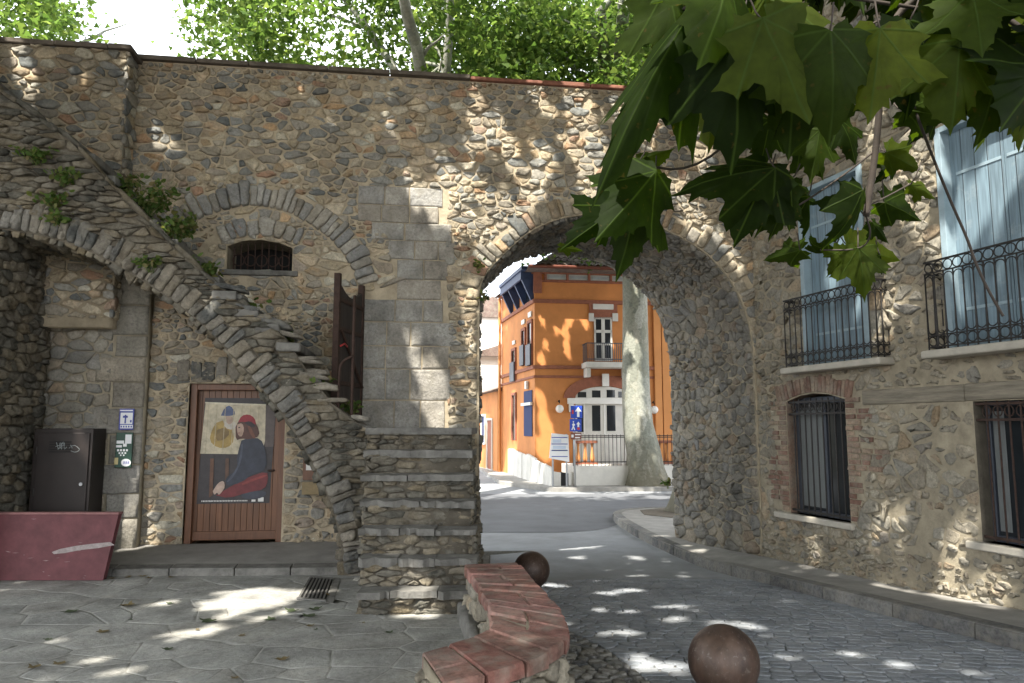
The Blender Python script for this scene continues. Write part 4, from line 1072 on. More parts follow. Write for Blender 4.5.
# houses further down the street, seen through the left of the arch
def far_house(name, label, p0, p1, z1, m_, rows_, depth=7, shut=None, roofm='roof'):
    f = Plane(p0[0], p0[1], p1[0] - p0[0], p1[1] - p0[1], -(p1[1] - p0[1]), p1[0] - p0[0])
    if f.n[0] * p0[0] + f.n[1] * p0[1] > 0: f = Plane(p0[0], p0[1], p1[0] - p0[0], p1[1] - p0[1], (p1[1] - p0[1]), -(p1[0] - p0[0]))
    L_ = math.dist(p0, p1); t = thing(name, label, 'house', (p0[0], p0[1], -.4))
    g = MB(); box(g, f, 0, L_, -.5, z1, -depth, 0); g.build('wall', m_, t)
    g = MB(); g.add([f(-.2, z1, .35), f(L_ + .2, z1, .35), f(L_ + .2, z1 + 1.3, -depth / 2), f(-.2, z1 + 1.3, -depth / 2), f(-.2, z1, -depth - .3), f(L_ + .2, z1, -depth - .3)], [(0, 1, 2, 3), (3, 2, 5, 4), (0, 3, 4), (1, 5, 2), (0, 4, 5, 1)]); g.build('roof', M[roofm], t)
    for (s, z, w_, h_, mm) in rows_:
        g = MB(); box(g, f, s, s + w_, z, z + h_, .004, .02); w = g.build('window', mm, t)
        g = MB(); 
        for q in ((s - .08, s, z, z + h_), (s + w_, s + w_ + .08, z, z + h_), (s - .08, s + w_ + .08, z + h_, z + h_ + .09), (s - .12, s + w_ + .12, z - .08, z)): box(g, f, *q, .003, .07)
        g.build('frame', M['offwhite'], w)
    return t
e0 = Vector(LF(LW, 0)[:2])
dirn = Vector((LF.u[0], LF.u[1]))
e1 = e0 + dirn * 4.2
far_house('street_house', 'low orange annexe with a flat red door behind the villa', tuple(e0 + Vector((-.15, 0))), tuple(e1 + Vector((-.15, 0))), 3.1, M['orange'], [(1.0, -.2, 1.0, 2.1, M['brickred']), (2.6, .9, .7, 1.2, M['blueshutter'])])
e2 = e1 + dirn * 9 + Vector((-.7, 0))
far_house('street_house', 'pale terraced house with red shutters just past the orange annexe', tuple(e1 + Vector((-.5, .3))), tuple(e2), 5.0, M['offwhite'], [(1.2, 2.8, 1, 1.5, M['brickred']), (4.5, 2.8, 1, 1.5, M['brickred']), (1.2, -.2, 1.1, 2.3, M['bluegrey']), (5, -.2, 1.1, 2.3, M['brickred'])])
e3 = e2 + dirn * 11 + Vector((-.9, 0))
far_house('street_house', 'tall white terraced house at the far end of the street', tuple(e2 + Vector((-.4, .3))), tuple(e3), 8.3, M['white'], [(1, 5.6, 1, 1.6, M['brickred']), (4, 5.6, 1, 1.6, M['brickred']), (1, 2.6, 1, 1.6, M['bluegrey']), (5, 2.6, 1, 1.6, M['bluegrey']), (2.4, -.2, 1.2, 2.4, M['brickred'])])
far_house('street_house', 'cream house closing the view on the left of the street', (-9.5, 46), (-3.4, 58), 6.5, M['offwhite'], [(2, 3.2, 1, 1.6, M['bluegrey']), (6, 3.2, 1, 1.6, M['bluegrey']), (9, 3.2, 1, 1.6, M['bluegrey'])])

# ================================================================== PROPS ON THE SQUARE
# curved bench wall with a red brick cap
BZ = .45
def G(px, py, z=BZ): p = on_ground(px, py, z); return (p.x, p.y)
BL = smooth_line([G(464.5, 563), G(472, 576), G(482, 590), G(490, 604), G(494, 619), G(489, 631), G(459, 641), G(421.5, 652)], 2)
BRr = smooth_line([G(517, 561), G(532, 580), G(549, 597), G(562, 612), G(569, 627), G(566, 642), G(531, 659), G(487, 673), G(443, 683)], 2)
bench = thing('bench_wall', 'low curved stone bench wall capped with worn red bricks', 'bench', (G(500, 620)[0], G(500, 620)[1], 0))
def resamp(l, n):
    L = length(l); return [polyline_at(l, L * k / n)[0] for k in range(n + 1)]
NB = 15
cuts = [0.0]
for k in range(NB): cuts.append(cuts[-1] + R.uniform(.75, 1.3))
cuts = [c / cuts[-1] for c in cuts]
Ll, Lr = length(BL), length(BRr)
g = MB()
for k in range(NB):
    e = .0022
    ql = [polyline_at(BL, Ll * u)[0] for u in (cuts[k] + e, (cuts[k] + cuts[k + 1]) / 2, cuts[k + 1] - e)]
    qr = [polyline_at(BRr, Lr * u)[0] for u in (cuts[k] + e, (cuts[k] + cuts[k + 1]) / 2, cuts[k + 1] - e)]
    jl, jr = R.uniform(-.015, .012), R.uniform(-.015, .012)
    def ext(p, q, d): v = Vector(q) - Vector(p); v.normalize(); return (p[0] - v.x * d, p[1] - v.y * d)
    ql2 = [ext(a, b, .012 + jl) for a, b in zip(ql, qr)]; qr2 = [ext(b, a, .012 + jr) for a, b in zip(ql, qr)]
    # some courses are two bricks long
    spl = R.choice([.5, .42, .6]) if R.random() < .3 else None
    parts_ = [(0, 1)] if spl is None else [(0, spl - .006), (spl + .006, 1)]
    for u0, u1 in parts_:
        lo = [(a[0] + (b[0] - a[0]) * u0, a[1] + (b[1] - a[1]) * u0) for a, b in zip(ql2, qr2)]; hi = [(a[0] + (b[0] - a[0]) * u1, a[1] + (b[1] - a[1]) * u1) for a, b in zip(ql2, qr2)]
        zt = BZ + R.gauss(0, .005); zl = R.gauss(0, .004)
        m_ = 5; vs = []
        for zz, sh in ((zt - .075, 0.0), (zt - .012, 0), (zt, .012)):
            c_ = [(sum(p[0] for p in lo + hi) / 6), (sum(p[1] for p in lo + hi) / 6)]
            for p in lo + hi[::-1]:
                d = Vector((c_[0] - p[0], c_[1] - p[1])); dl = d.length; 
                vs.append((p[0] + d.x / dl * sh + R.gauss(0, .002), p[1] + d.y / dl * sh + R.gauss(0, .002), zz + R.gauss(0, .002)))
        fs = [(r_ * 6 + i, r_ * 6 + (i + 1) % 6, (r_ + 1) * 6 + (i + 1) % 6, (r_ + 1) * 6 + i) for r_ in range(2) for i in range(6)] + [(12, 13, 16, 17), (13, 14, 15, 16), (0, 5, 4, 1), (1, 4, 3, 2)]
        g.add(vs, fs)
g.build('brick_capping', M['capbrick'], bench, bevel=.007)
g = MB()
inn = lambda l, o, d: [tuple(Vector(p).lerp(Vector(q), d)) for p, q in zip(resamp(l, 40), resamp(o, 40))]
bl, br = inn(BL, BRr, .10), inn(BRr, BL, .08)
outl = bl + br[::-1]
prism(g, XYZ, [(p[0], p[1]) for p in outl], BZ - .08, BZ - .013, 1)
oc = outl + [outl[0]]; OLn = length(oc)
ori = sum(outl[i][0] * outl[(i + 1) % len(outl)][1] - outl[(i + 1) % len(outl)][0] * outl[i][1] for i in range(len(outl)))
def wrapf(a, z, h):
    p, d = polyline_at(oc, max(0, min(OLn - 1e-4, a))); s_ = 1 if ori > 0 else -1
    return (p[0] + d[1] * h * s_, p[1] - d[0] * h * s_, z)
for i in range(120):
    a, b = OLn * i / 120, OLn * (i + 1) / 120; g.add([wrapf(a, -.3, 0), wrapf(b, -.3, 0), wrapf(b, BZ - .078, 0), wrapf(a, BZ - .078, 0)], [(0, 1, 2, 3)], 1)
masonry(g, wrapf, (0, OLn, -.25, BZ - .08), .12, 1.4, .018, .04, jit=.4, rough=.15)
g.build('rubble_base', [M['pale'], M['greymortar']], bench, smooth=True)
g = MB(); q = on_ground(466, 606, .12)
stone(g, lambda x, y, h: (x, y, .03 + h), [G(455, 596, .1), G(472, 595, .1), G(479, 612, .1), G(482, 640, .1), G(470, 642, .1), G(462, 618, .1)], .005, .10, rough=.05, sink=.08)
tag(g.build('kerb_stone', M['slab'], smooth=True), 'long grey kerb stone lying between the steps and the bench wall', 'stone')
# iron balls
def iron_ball(px, pyc, diam_px, r, label, z=None):
    d = 2 * r * FOC / diam_px; p = at(px, pyc, d)
    zz = p.z if z is None else z
    t = thing('ball_bollard', label, 'bollard', (p.x, d, zz - r), 'iron ball bollards')
    g = MB(); uvsphere(g, (p.x, d, zz), r, 0, 48, 28); g.build('ball', M['ball'], t, smooth=True)
    g = MB(); tube(g, [(p.x, d, zz - r - .1), (p.x, d, zz - r * .86)], r * .42, 20); g.build('foot', M['rustiron'], t)
    return t
iron_ball(723.5, 661, 67, .2, 'rusty brown iron ball bollard at the front edge of the road', )
iron_ball(531.5, 570, 35.5, .205, 'rusty iron ball bollard just behind the brick bench wall')
iron_ball(487, 482, 5, .2, 'small dark ball bollard far down the street, left one of the pair', -.16)
iron_ball(495, 482.5, 5, .2, 'small dark ball bollard far down the street, right one beside the boards', -.16)
# drain grate
da, db, dc_, dd = G(297, 600, .0), G(325, 602, .0), G(333, 579, .0), G(310, 577, .0)
dg = thing('drain_grate', 'black iron drain grate set in the paving before the steps', 'drain', (da[0], da[1], 0))
g = MB(); prism(g, XYZ, [da, db, dc_, dd], -.0015, .006); g.build('pit', M['void'], dg)
g = MB()
def bl_(u, v): a = Vector(da).lerp(Vector(db), u); b = Vector(dd).lerp(Vector(dc_), u); return tuple(a.lerp(b, v))
for k in range(7): u = (k + .25) / 7; prism(g, XYZ, [bl_(u, .05), bl_(u + .06, .05), bl_(u + .06, .95), bl_(u, .95)], .004, .016)
for v in (0, .95): prism(g, XYZ, [bl_(-.02, v), bl_(1.02, v), bl_(1.02, v + .05), bl_(-.02, v + .05)], .004, .016)
g.build('bars', simple('worn_grate_iron', (.17, .165, .155), .6, .3, .3, 20, .001), dg)
g = MB(); e = .10; prism(g, XYZ, [bl_(1.05, -.05), bl_(1.3, -.05), bl_(1.3, 1.05), bl_(1.05, 1.05)], -.001, .008); g.build('surround', M['slab'], dg)
# dark cabinet
CP = MAIN.off(.55)
ca, cb, cz0, cz1 = CP.hit(28, 515)[0], CP.hit(88, 515)[0], .145, CP.hit(80, 428.5)[1]
cabn = thing('metal_cabinet', 'dark brown metal utility cabinet with graffiti under the stair', 'cabinet', CP((ca + cb) / 2, .145, -.2))
g = MB(); box(g, CP, ca, cb, cz0, cz1, -.38, 0); g.build('body', M['cabinet'], cabn, bevel=.008)
cm = cb - .03
g = MB(); box(g, CP, ca + .05, cm, cz0 + .08, cz1 - .05, .002, .02); d_ = g.build('door', M['cabinet'], cabn, bevel=.005)
g = MB(); s, z = CP.hit(82, 484); tube(g, [CP(s, z, .02), CP(s, z, .04)], .02, 10); g.build('lock', M['galv'], d_)
for zz in (cz0 + .3, (cz0 + cz1) / 2, cz1 - .25):
    g = MB(); tube(g, [CP(ca + .045, zz - .04, .016), CP(ca + .045, zz + .04, .016)], .014, 8); g.build('hinge', M['iron'], d_)
for q in range(5):
    g = MB(); zz = cz1 - .16 - q * .028; box(g, CP, ca + .18, ca + .42, zz, zz + .012, .0205, .024); g.build('vent_slat', M['void'], d_)
def C3(x, y): s, z = CP.hit(x / 2.97, 370 + y / 2.97, .02); return CP(s, z, .0225)
g = MB()
for pts in ([(168, 215), (175, 240), (180, 208), (186, 240), (178, 225), (192, 210), (190, 238), (199, 228)], [(165, 228), (200, 214), (172, 236)], [(205, 232), (220, 222), (232, 230), (238, 238), (225, 245), (210, 240)], [(210, 222), (215, 232)]):
    tube(g, [C3(*p) for p in smooth_line(pts, 1)], .0035, 4)
g.build('graffiti', M['frieze'], d_)
# red tapered trough
RY = on_ground(103, 581, 0).y
def RP(x, y, dy=0): p = at(x, y, RY + dy); return (p.x, p.z)
RPL = Plane(0, RY, 1, 0, 0, -1)
zt = RP(60, 514.5)[1]; xr_t, xr_b = RP(118, 515)[0], RP(102.5, 580)[0]
rt = thing('wooden_board', 'long worn red wooden board with slanted end and pale scrape standing on edge', 'board', ((xr_b - 1), RY, 0))
g = MB(); prism(g, RPL, [(xr_t - 2.8, .012), (xr_b, .012), (xr_t, zt), (xr_t - 2.9, zt)], -.07, 0)
body = g.build('body', M['redboard'], rt, bevel=.006)
g = MB(); box(g, RPL, xr_t - 2.92, xr_t + .012, zt, zt + .022, -.085, .012); g.build('rim', simple('lighter_red_paint', (.25, .12, .115), .75, 0, .35, 9, .003), rt, bevel=.006)  # rim in a lighter red than the board below it
g = MB(); sc = [(52, 552), (60, 549), (75, 546), (90, 544), (110, 542), (115, 545), (98, 548), (80, 550), (65, 553), (54, 554)]
prism(g, RPL, [RP(*p) for p in sc], .001, .004); bare = simple('worn_scuff', (.24, .17, .165), .9, 0, .4, 30, .002)
for q in range(16):
    x0, y0 = R.uniform(3, 100), R.uniform(518, 578); l_ = R.uniform(1.5, 7); w_ = R.uniform(.3, .8); tl = R.gauss(0, .5); g2 = MB(); prism(g2, RPL, [RP(x0, y0), RP(x0 + l_ * .5, y0 + w_ + tl * .5), RP(x0 + l_, y0 + tl), RP(x0 + l_ * .5, y0 - w_ * .3 + tl * .5)], .0006, .002); g2.build('scuff', bare, body)
sc_o = g.build('scrape', simple('bare_grey_scrape', (.30, .26, .25), .9, 0, .35, 30, .002), body)
# signs on the pier
SG = MAIN.off(.20)
t = thing('notice_sign', 'small white and blue notice with a figure pictogram on the pier', 'sign', SG(*SG.hit(126, 419)))
def SGp(x, y): return SG.hit(90 + x / 6.83, 390 + y / 6.83)
def quad(mb, a, b, h0, h1, f=SG, fn=SGp): p, q = fn(a[0], b[1]), fn(b[0], a[1]); box(mb, f, p[0], q[0], p[1], q[1], h0, h1)
g = MB(); quad(g, (197, 128), (305, 272), .0, .012); g.build('plate', M['signblue2'], t, bevel=.002)
g = MB(); quad(g, (208, 155), (296, 232), .013, .0145); quad(g, (208, 238), (296, 262), .013, .0145); quad(g, (208, 136), (296, 144), .013, .0145); g.build('white_field', M['signwhite'], t)
g = MB(); quad(g, (238, 170), (252, 228), .015, .0165); quad(g, (228, 176), (262, 190), .015, .0165); quad(g, (276, 205), (288, 222), .015, .0165)
for q in range(5): quad(g, (212 + q * 17, 244), (222 + q * 17, 256), .015, .0165)
g.build('pictogram', M['signblue2'], t)
t = thing('dispenser_plate', 'dark green plate covered with white stickers below the blue notice', 'sign', SG(*SG.hit(124, 450)))
g = MB(); quad(g, (172, 290), (300, 530), .0, .03); g.build('plate', M['green'], t, bevel=.006)
g = MB()
quad(g, (246, 304), (292, 366), .031, .033); quad(g, (188, 345), (240, 366), .031, .033); quad(g, (185, 376), (225, 392), .031, .033); quad(g, (232, 366), (258, 386), .031, .033)
for q in range(4): quad(g, (192 + q * 20, 404), (206 + q * 20, 418), .031, .033)
for q in range(3): quad(g, (202 + q * 20, 424), (214 + q * 20, 436), .031, .033)
for q in range(2): quad(g, (212 + q * 20, 440), (222 + q * 20, 450), .031, .033)
prism(g, SG, [SGp(252 + 34 * math.cos(k * .45), 495 - 26 * math.sin(k * .45)) for k in range(14)], .031, .033)
g.build('sticker', M['signwhite'], t)
g = MB(); quad(g, (172, 462), (200, 508), .031, .033); g.build('yellow_sticker', simple('yellow_sticker', (.5, .42, .2), .6, 0, .05, 5, 0), t)
g = MB()
for q in range(3): quad(g, (236 + q * 14, 486), (244 + q * 14, 504), .034, .0355)
g.build('print', M['signblue2'], t)
# notice box and plaque right of the door
NP = MAIN.off(.065)
t = thing('notice_box', 'small brown wooden notice box holding a white sheet beside the door', 'notice box', NP(*NP.hit(314, 465)))
a, b = NP.hit(303, 480), NP.hit(326, 448)
g = MB(); box(g, NP, a[0], b[0], a[1], b[1], 0, .05); g.build('case', M['doorframe'], t, bevel=.005)
g = MB(); p, q = NP.hit(306.5, 470), NP.hit(321, 459); box(g, NP, p[0], q[0], p[1], q[1], .052, .056); g.build('sheet', M['paper'], t)
a, b = NP.hit(302, 494.5), NP.hit(326, 481.5)
g = MB(); box(g, NP, a[0], b[0], a[1], b[1], 0, .04); tag(g.build('plaque', simple('ochre_plaque', (.26, .20, .11), .8, 0, .3, 12, .004), loc=NP(*NP.hit(314, 488)), bevel=.006), 'small ochre stone plaque on the wall under the brown notice box', 'plaque')
# poster on the door
PO = MAIN.off(-.145)
PA, PB = PO.hit(196.5, 504), PO.hit(277, 398)
def pp(x, y): return (PA[0] + (x - 82) / 378 * (PB[0] - PA[0]), PA[1] + (600 - y) / 507 * (PB[1] - PA[1]))
t = thing('poster', 'large poster of a seated painter in a red beret on the brown door', 'poster', PO(*pp(270, 600)))
lay = [0]
def shape(name, col, pts, it=1, rough=.5):
    lay[0] += 1; g = MB(); q = pts if it == 0 else smooth_line(pts + [pts[0]], it)[:-1]
    prism(g, PO, [pp(*p) for p in q], .0004 * lay[0] - .0004 if lay[0] > 1 else -.002, .0004 * lay[0]); return g.build(name, simple('print_' + name, col, rough, 0, .38, 11, 0), t)
shape('backdrop', (.038, .032, .034), [(82, 600), (440, 600), (460, 94), (100, 94)], 0)
for q in range(9): shape('board_line', (.02, .016, .016), [(407, 128 + q * 24), (455, 128 + q * 24), (455, 132 + q * 24), (407, 132 + q * 24)], 0)
shape('canvas_edge', (.60, .55, .42), [(100, 114), (410, 124), (412, 134), (104, 124)], 0)
shape('boards', (.095, .075, .07), [(405, 110), (456, 110), (452, 330), (408, 330)], 0)
shape('canvas', (.52, .46, .33), [(104, 120), (250, 130), (405, 130), (408, 300), (395, 368), (88, 362)], 0)
shape('painted_coat', (.36, .25, .075), [(160, 215), (200, 200), (240, 240), (255, 300), (225, 335), (170, 335), (130, 300), (140, 250)])
shape('painted_coat', (.21, .14, .05), [(165, 250), (205, 235), (235, 262), (200, 300), (160, 300)])
shape('painted_collar', (.50, .46, .40), [(196, 205), (225, 215), (252, 205), (262, 235), (240, 250), (205, 238)])
shape('painted_face', (.42, .30, .23), [(205, 180), (240, 182), (245, 215), (215, 225)])
shape('painted_hat', (.075, .10, .19), [(182, 180), (200, 140), (228, 128), (258, 172), (230, 182)])
for q in range(7): shape('canvas_plank', (.44, .38, .26), [(118 + q * 42, 128), (121 + q * 42, 128), (116 + q * 42, 360), (113 + q * 42, 360)], 0)
shape('easel', (.12, .055, .03), [(140, 385), (158, 385), (160, 560), (142, 570)], 0)
shape('easel', (.10, .05, .03), [(215, 385), (232, 385), (236, 500), (218, 510)], 0)
shape('stool', (.045, .05, .07), [(300, 560), (330, 540), (420, 540), (425, 565), (380, 580), (310, 578)])
shape('trousers', (.15, .022, .025), [(175, 560), (260, 512), (320, 480), (425, 445), (432, 490), (415, 535), (330, 548), (240, 575)])
shape('sweater', (.030, .036, .055), [(290, 300), (330, 285), (385, 290), (412, 340), (425, 440), (350, 462), (300, 500), (225, 520), (215, 480), (275, 440), (272, 370)])
shape('hair', (.085, .035, .025), [(258, 235), (275, 200), (330, 185), (368, 225), (382, 280), (330, 295), (290, 290), (262, 300)])
shape('face', (.42, .29, .22), [(266, 222), (292, 215), (302, 245), (294, 280), (276, 280), (266, 252)])
shape('beret', (.28, .02, .03), [(270, 212), (285, 180), (320, 172), (352, 190), (362, 228), (330, 222), (300, 208)])
shape('beret_shade', (.03, .02, .025), [(300, 212), (330, 205), (362, 228), (345, 238), (318, 226)])
shape('sleeve_light', (.06, .07, .10), [(290, 320), (300, 312), (296, 400), (262, 470), (232, 500), (226, 492), (270, 440), (284, 390)])
shape('hair_light', (.16, .06, .035), [(318, 232), (330, 228), (350, 262), (362, 290), (348, 290), (330, 262)])
shape('eye', (.03, .02, .02), [(272, 236), (282, 234), (282, 239), (272, 240)], 0)
shape('mouth', (.25, .08, .07), [(272, 262), (283, 261), (282, 265), (273, 266)], 0)
shape('sash_fold', (.24, .04, .035), [(300, 505), (360, 480), (424, 462), (426, 472), (360, 492), (305, 516)])
shape('hand', (.42, .31, .25), [(160, 540), (185, 500), (212, 490), (220, 520), (205, 545), (190, 560), (182, 545), (168, 560)])
g = MB()
for k in range(30):
    x0 = 106 + k * 7.6; g_ = [(x0, 590), (x0 + R.uniform(3, 6.5), 590), (x0 + 5, 584), (x0, 584)]
    prism(g, PO, [pp(*p) for p in g_], .006, .0068)
prism(g, PO, [pp(352, 592), pp(372, 592), pp(372, 582), pp(352, 582)], .006, .0068); prism(g, PO, [pp(384, 592), pp(412, 592), pp(412, 572), pp(384, 572)], .006, .0068)
g.build('caption', M['paper'], t)
# wooden gate leaf and handrail on the landing
ga, gb = Vector(MAIN(-1.99, 0, .06)[:2]), Vector(MAIN(-2.23, 0, .86)[:2])
GP = Plane(ga.x, ga.y, gb.x - ga.x, gb.y - ga.y, MAIN.u[0], MAIN.u[1]); GL = (gb - ga).length
gt = thing('gate_leaf', 'old dark plank gate leaf standing open against the wall on the landing', 'gate', (ga.x, ga.y, 1.6))
g = MB(); top = [(GL * k / 10, 3.36 - .16 * math.sin(math.pi * k / 10)) for k in range(11)]
poly = [(0, 1.93)] + top + [(GL, 1.88)]
prism(g, GP, poly, -.02, .02)
for i, v in enumerate(g.v): g.uv[i] = ((Vector(v[:2]) - ga).length, v[2])
g.build('planks', M['gatewood'], gt)
g = MB()
for s in (.02, GL - .02): box(g, GP, s - .03, s + .03, 1.75, 3.44, -.035, .035)
for z in (2.1, 2.75, 3.1): box(g, GP, .02, GL, z, z + .05, .02, .04)
tube(g, [GP(.05, 2.1, .05), GP(GL - .05, 2.75, .05)], .02, 6)
g.build('iron_frame', M['rustiron'], gt, bevel=.004)
g = MB(); tube(g, [GP(GL * .7, 2.57, .05), GP(GL * .85, 2.6, .06), GP(GL, 2.56, .06)], .011, 6); g.build('red_latch', M['signred'], gt)
ht = thing('handrail', 'thin rusty iron handrail at the top of the straight steps', 'handrail', SP(-2.12, 1.6, -.1))
g = MB(); tube(g, smooth_line([SP(-1.99, 1.2, -.06), SP(-1.99, 2.1, -.06), SP(-1.99, 3.1, -.1)], 1), .018, 8); tube(g, smooth_line([SP(-2.14, 1.5, -.06), SP(-2.14, 2.22, -.06), SP(-2.11, 2.34, -.06), SP(-1.99, 2.40, -.06)], 2), .016, 8)
g.build('rails', M['rustiron'], ht, smooth=True)

# ================================================================== TREES
rng = np.random.default_rng(11)
def leaf_mesh(name, m_, pos, size, parent=None, up=.35, outline=None, loc=None):
    n = len(pos)
    out = np.array(outline or [(0, 0), (.30, -.05), (.52, .22), (.30, .42), (.22, .70), (0, 1.0), (-.22, .70), (-.30, .42), (-.52, .22), (-.30, -.05)], float); out[:, 1] -= .35
    k = len(out)
    nr = rng.normal(size=(n, 3)); nr[:, 2] = np.abs(nr[:, 2]) + up; nr /= np.linalg.norm(nr, axis=1)[:, None]
    t = rng.normal(size=(n, 3)); t -= nr * (t * nr).sum(1)[:, None]; t /= np.linalg.norm(t, axis=1)[:, None]
    b = np.cross(nr, t); sz = size * rng.uniform(.6, 1.25, n)
    v = pos[:, None, :] + (out[None, :, 0, None] * t[:, None, :] + out[None, :, 1, None] * b[:, None, :]) * sz[:, None, None]
    v -= nr[:, None, :] * (out[None, :, 0, None] ** 2) * .5 * sz[:, None, None]
    me = bpy.data.meshes.new(name); me.vertices.add(n * k); me.vertices.foreach_set('co', v.reshape(-1))
    me.loops.add(n * k); me.loops.foreach_set('vertex_index', np.arange(n * k, dtype=np.int32))
    me.polygons.add(n); me.polygons.foreach_set('loop_start', np.arange(0, n * k, k, dtype=np.int32))
    me.materials.append(m_); me.update(); me.validate()
    o = bpy.data.objects.new(name, me); COL.objects.link(o); WORLD[o.name] = Vector((0, 0, 0))
    if parent is not None: o.parent = parent; o.matrix_parent_inverse = Matrix.Translation(-WORLD[parent.name])
    return o
S_ = np.array(SUN)
GAPS = []  # openings cut through the crowns along sun rays to place the sun patches
def gap(p, r): GAPS.append((np.array(p, float), r))
def gap_ground(px, py, r, z=0.0): gap(on_ground(px, py, z), r)
def gap_main(px, py, r, off=0): s, z = MAIN.hit(px, py, off); gap(MAIN(s, z, off), r)
def gap_house(px, py, r): s, z = HOUSE.hit(px, py); gap(HOUSE(s, z), r)
def gap_front(px, py, r): s, z = FR.hit(px, py); gap(FR(s, z), r)
def gap_road(px, py, r):
    p = on_ground(px, py, -.1)
    for _ in range(4): p = on_ground(px, py, road_z(p.y))
    gap(p, r)
GG = [(250, 597, .36), (225, 603, .22), (290, 596, .22), (270, 603, .2), (160, 604, .12), (178, 634, .12), (213, 630, .12), (225, 617, .09), (262, 619, .1), (288, 613, .09), (138, 559, .10), (238, 560, .08), (299, 546, .09), (312, 553, .08), (95, 660, .10), (425, 612, .2), (120, 672, .1), (60, 640, .07)]
for a in GG: gap_ground(*a)
for a in [(582, 538, .22), (567, 546, .14), (576, 557, .16), (637, 557, .13), (612, 593, .14), (634, 590, .13), (632, 612, .09), (600, 611, .10), (675, 608, .11), (680, 620, .11), (720, 624, .13), (750, 628, .12), (622, 633, .14), (640, 662, .17), (672, 668, .15), (555, 586, .13), (560, 624, .08), (700, 560, .08), (690, 575, .08), (850, 655, .07), (900, 665, .09), (980, 672, .1), (790, 660, .07), (520, 545, .14), (545, 520, .2), (600, 520, .2)]: gap_road(*a)
# right pavement and wall foot
for a in [(800, 563, .10), (830, 570, .10), (905, 590, .14), (950, 600, .14), (985, 606, .14), (880, 582, .10)]: gap_ground(a[0], a[1], a[2], -.05)
for a in [(818, 552, .07), (872, 545, .08), (880, 530, .07), (893, 515, .06), (905, 505, .05), (955, 560, .09), (950, 535, .07), (945, 580, .09), (810, 528, .05), (965, 520, .05)]: gap_house(*a)
for a in [(910, 205, .20), (905, 240, .20), (895, 275, .18), (920, 270, .16), (890, 310, .14), (925, 180, .2), (905, 160, .2), (870, 145, .16), (915, 300, .12), (1000, 150, .16), (1015, 120, .2), (985, 190, .13), (965, 215, .12), (950, 240, .08), (960, 170, .10), (830, 255, .12), (840, 225, .10), (855, 290, .10), (955, 300, .07)]: gap_house(*a)
# the wall face
for a in [(582, 120, .20), (590, 145, .22), (594, 175, .22), (600, 200, .18), (575, 100, .16), (514, 225, .20), (500, 240, .15), (488, 255, .15), (684, 205, .20), (695, 225, .16), (670, 190, .14), (640, 130, .18), (655, 110, .16), (620, 110, .13), (438, 392, .15), (436, 412, .14), (440, 380, .09), (413, 350, .09), (450, 205, .15), (456, 225, .15), (452, 185, .12), (420, 205, .10), (160, 140, .12), (170, 150, .10), (46, 125, .09), (55, 133, .08), (530, 185, .14), (545, 160, .12), (470, 300, .12), (415, 195, .10), (330, 120, .07), (300, 90, .06), (500, 130, .10), (540, 100, .10), (470, 150, .09), (720, 240, .14), (735, 265, .12), (700, 150, .2), (720, 120, .2), (390, 130, .08), (470, 180, .10), (468, 345, .10), (470, 390, .1)]: gap_main(a[0], a[1], a[2] * (1.25 if 400 < a[0] < 640 else 1))
for a in [(138, 500, .10), (142, 520, .09), (136, 480, .07)]: gap_main(*a, .15)
# brick cap and steps
gap_ground(510, 612, .07, .45); gap_ground(530, 640, .06, .45); gap_ground(500, 575, .06, .45)
# the orange house and its trunk
for a in [(568, 318, .35), (575, 312, .30), (585, 322, .28), (566, 335, .30), (546, 345, .25), (541, 360, .3), (542, 320, .25), (556, 330, .2), (567, 350, .3), (541, 400, .4), (545, 425, .5), (550, 440, .5), (543, 450, .5), (660, 340, .4), (668, 390, .4), (665, 430, .4), (612, 345, .2), (632, 300, .3)]: gap_front(a[0], a[1], a[2] * .5)
for a in [(633, 375, .30), (632, 395, .35), (630, 415, .30), (640, 280, .25), (635, 345, .2), (625, 330, .2)]: gap(at(a[0], a[1], 23.4), a[2])
for a in [(600, 486, .6), (560, 493, .8), (520, 494, .8), (590, 495, .6), (640, 492, .4), (500, 490, .9), (485, 486, 1.2), (660, 497, .4), (610, 495, .4), (540, 486, .5)]: gap_road(*a)
for a in [(505, 465, 1.0), (515, 460, .9), (530, 470, .6), (545, 480, .5), (553, 470, .6), (562, 480, .5), (512, 400, .6), (500, 440, 1.0), (490, 430, 1.2), (560, 450, .5)]: gap(at(a[0], a[1], 25 if a[0] > 525 else 29), a[2] * .6)
for a in [(868, 278, 1.9), (845, 225, 1.75), (905, 212, 1.85), (925, 192, 1.85), (630, 245, 1.65)]: gap(at(*a), .27)
LIT = GAPS[-5:]
def thin(pos, slack=.055):
    keep = np.ones(len(pos), bool)
    for p, r in GAPS:
        d = pos - p; a = d @ S_; d2 = (d * d).sum(1) - a * a
        keep &= ~((d2 < ((r + slack) * (.8 + .75 * rng.random(len(pos)) ** 2)) ** 2) & (a > 1.0))
    return pos[keep]
def clumps(centers, per, spread, flat=.7):
    c = np.repeat(np.array(centers), per, 0); return c + rng.normal(size=c.shape) * np.array([spread, spread, spread * flat])
def limb(mb, a, b, r0, r1, bend=.3, n=7, seg=10):
    a, b = Vector(a), Vector(b); off = Vector((R.uniform(-bend, bend), R.uniform(-bend, bend), R.uniform(0, bend)))
    pts = [a.lerp(b, k / n) + off * math.sin(math.pi * k / n) + Vector((R.gauss(0, .02), R.gauss(0, .02), 0)) for k in range(n + 1)]
    tube(mb, pts, [r0 + (r1 - r0) * (k / n) ** .8 for k in range(n + 1)], seg); return pts
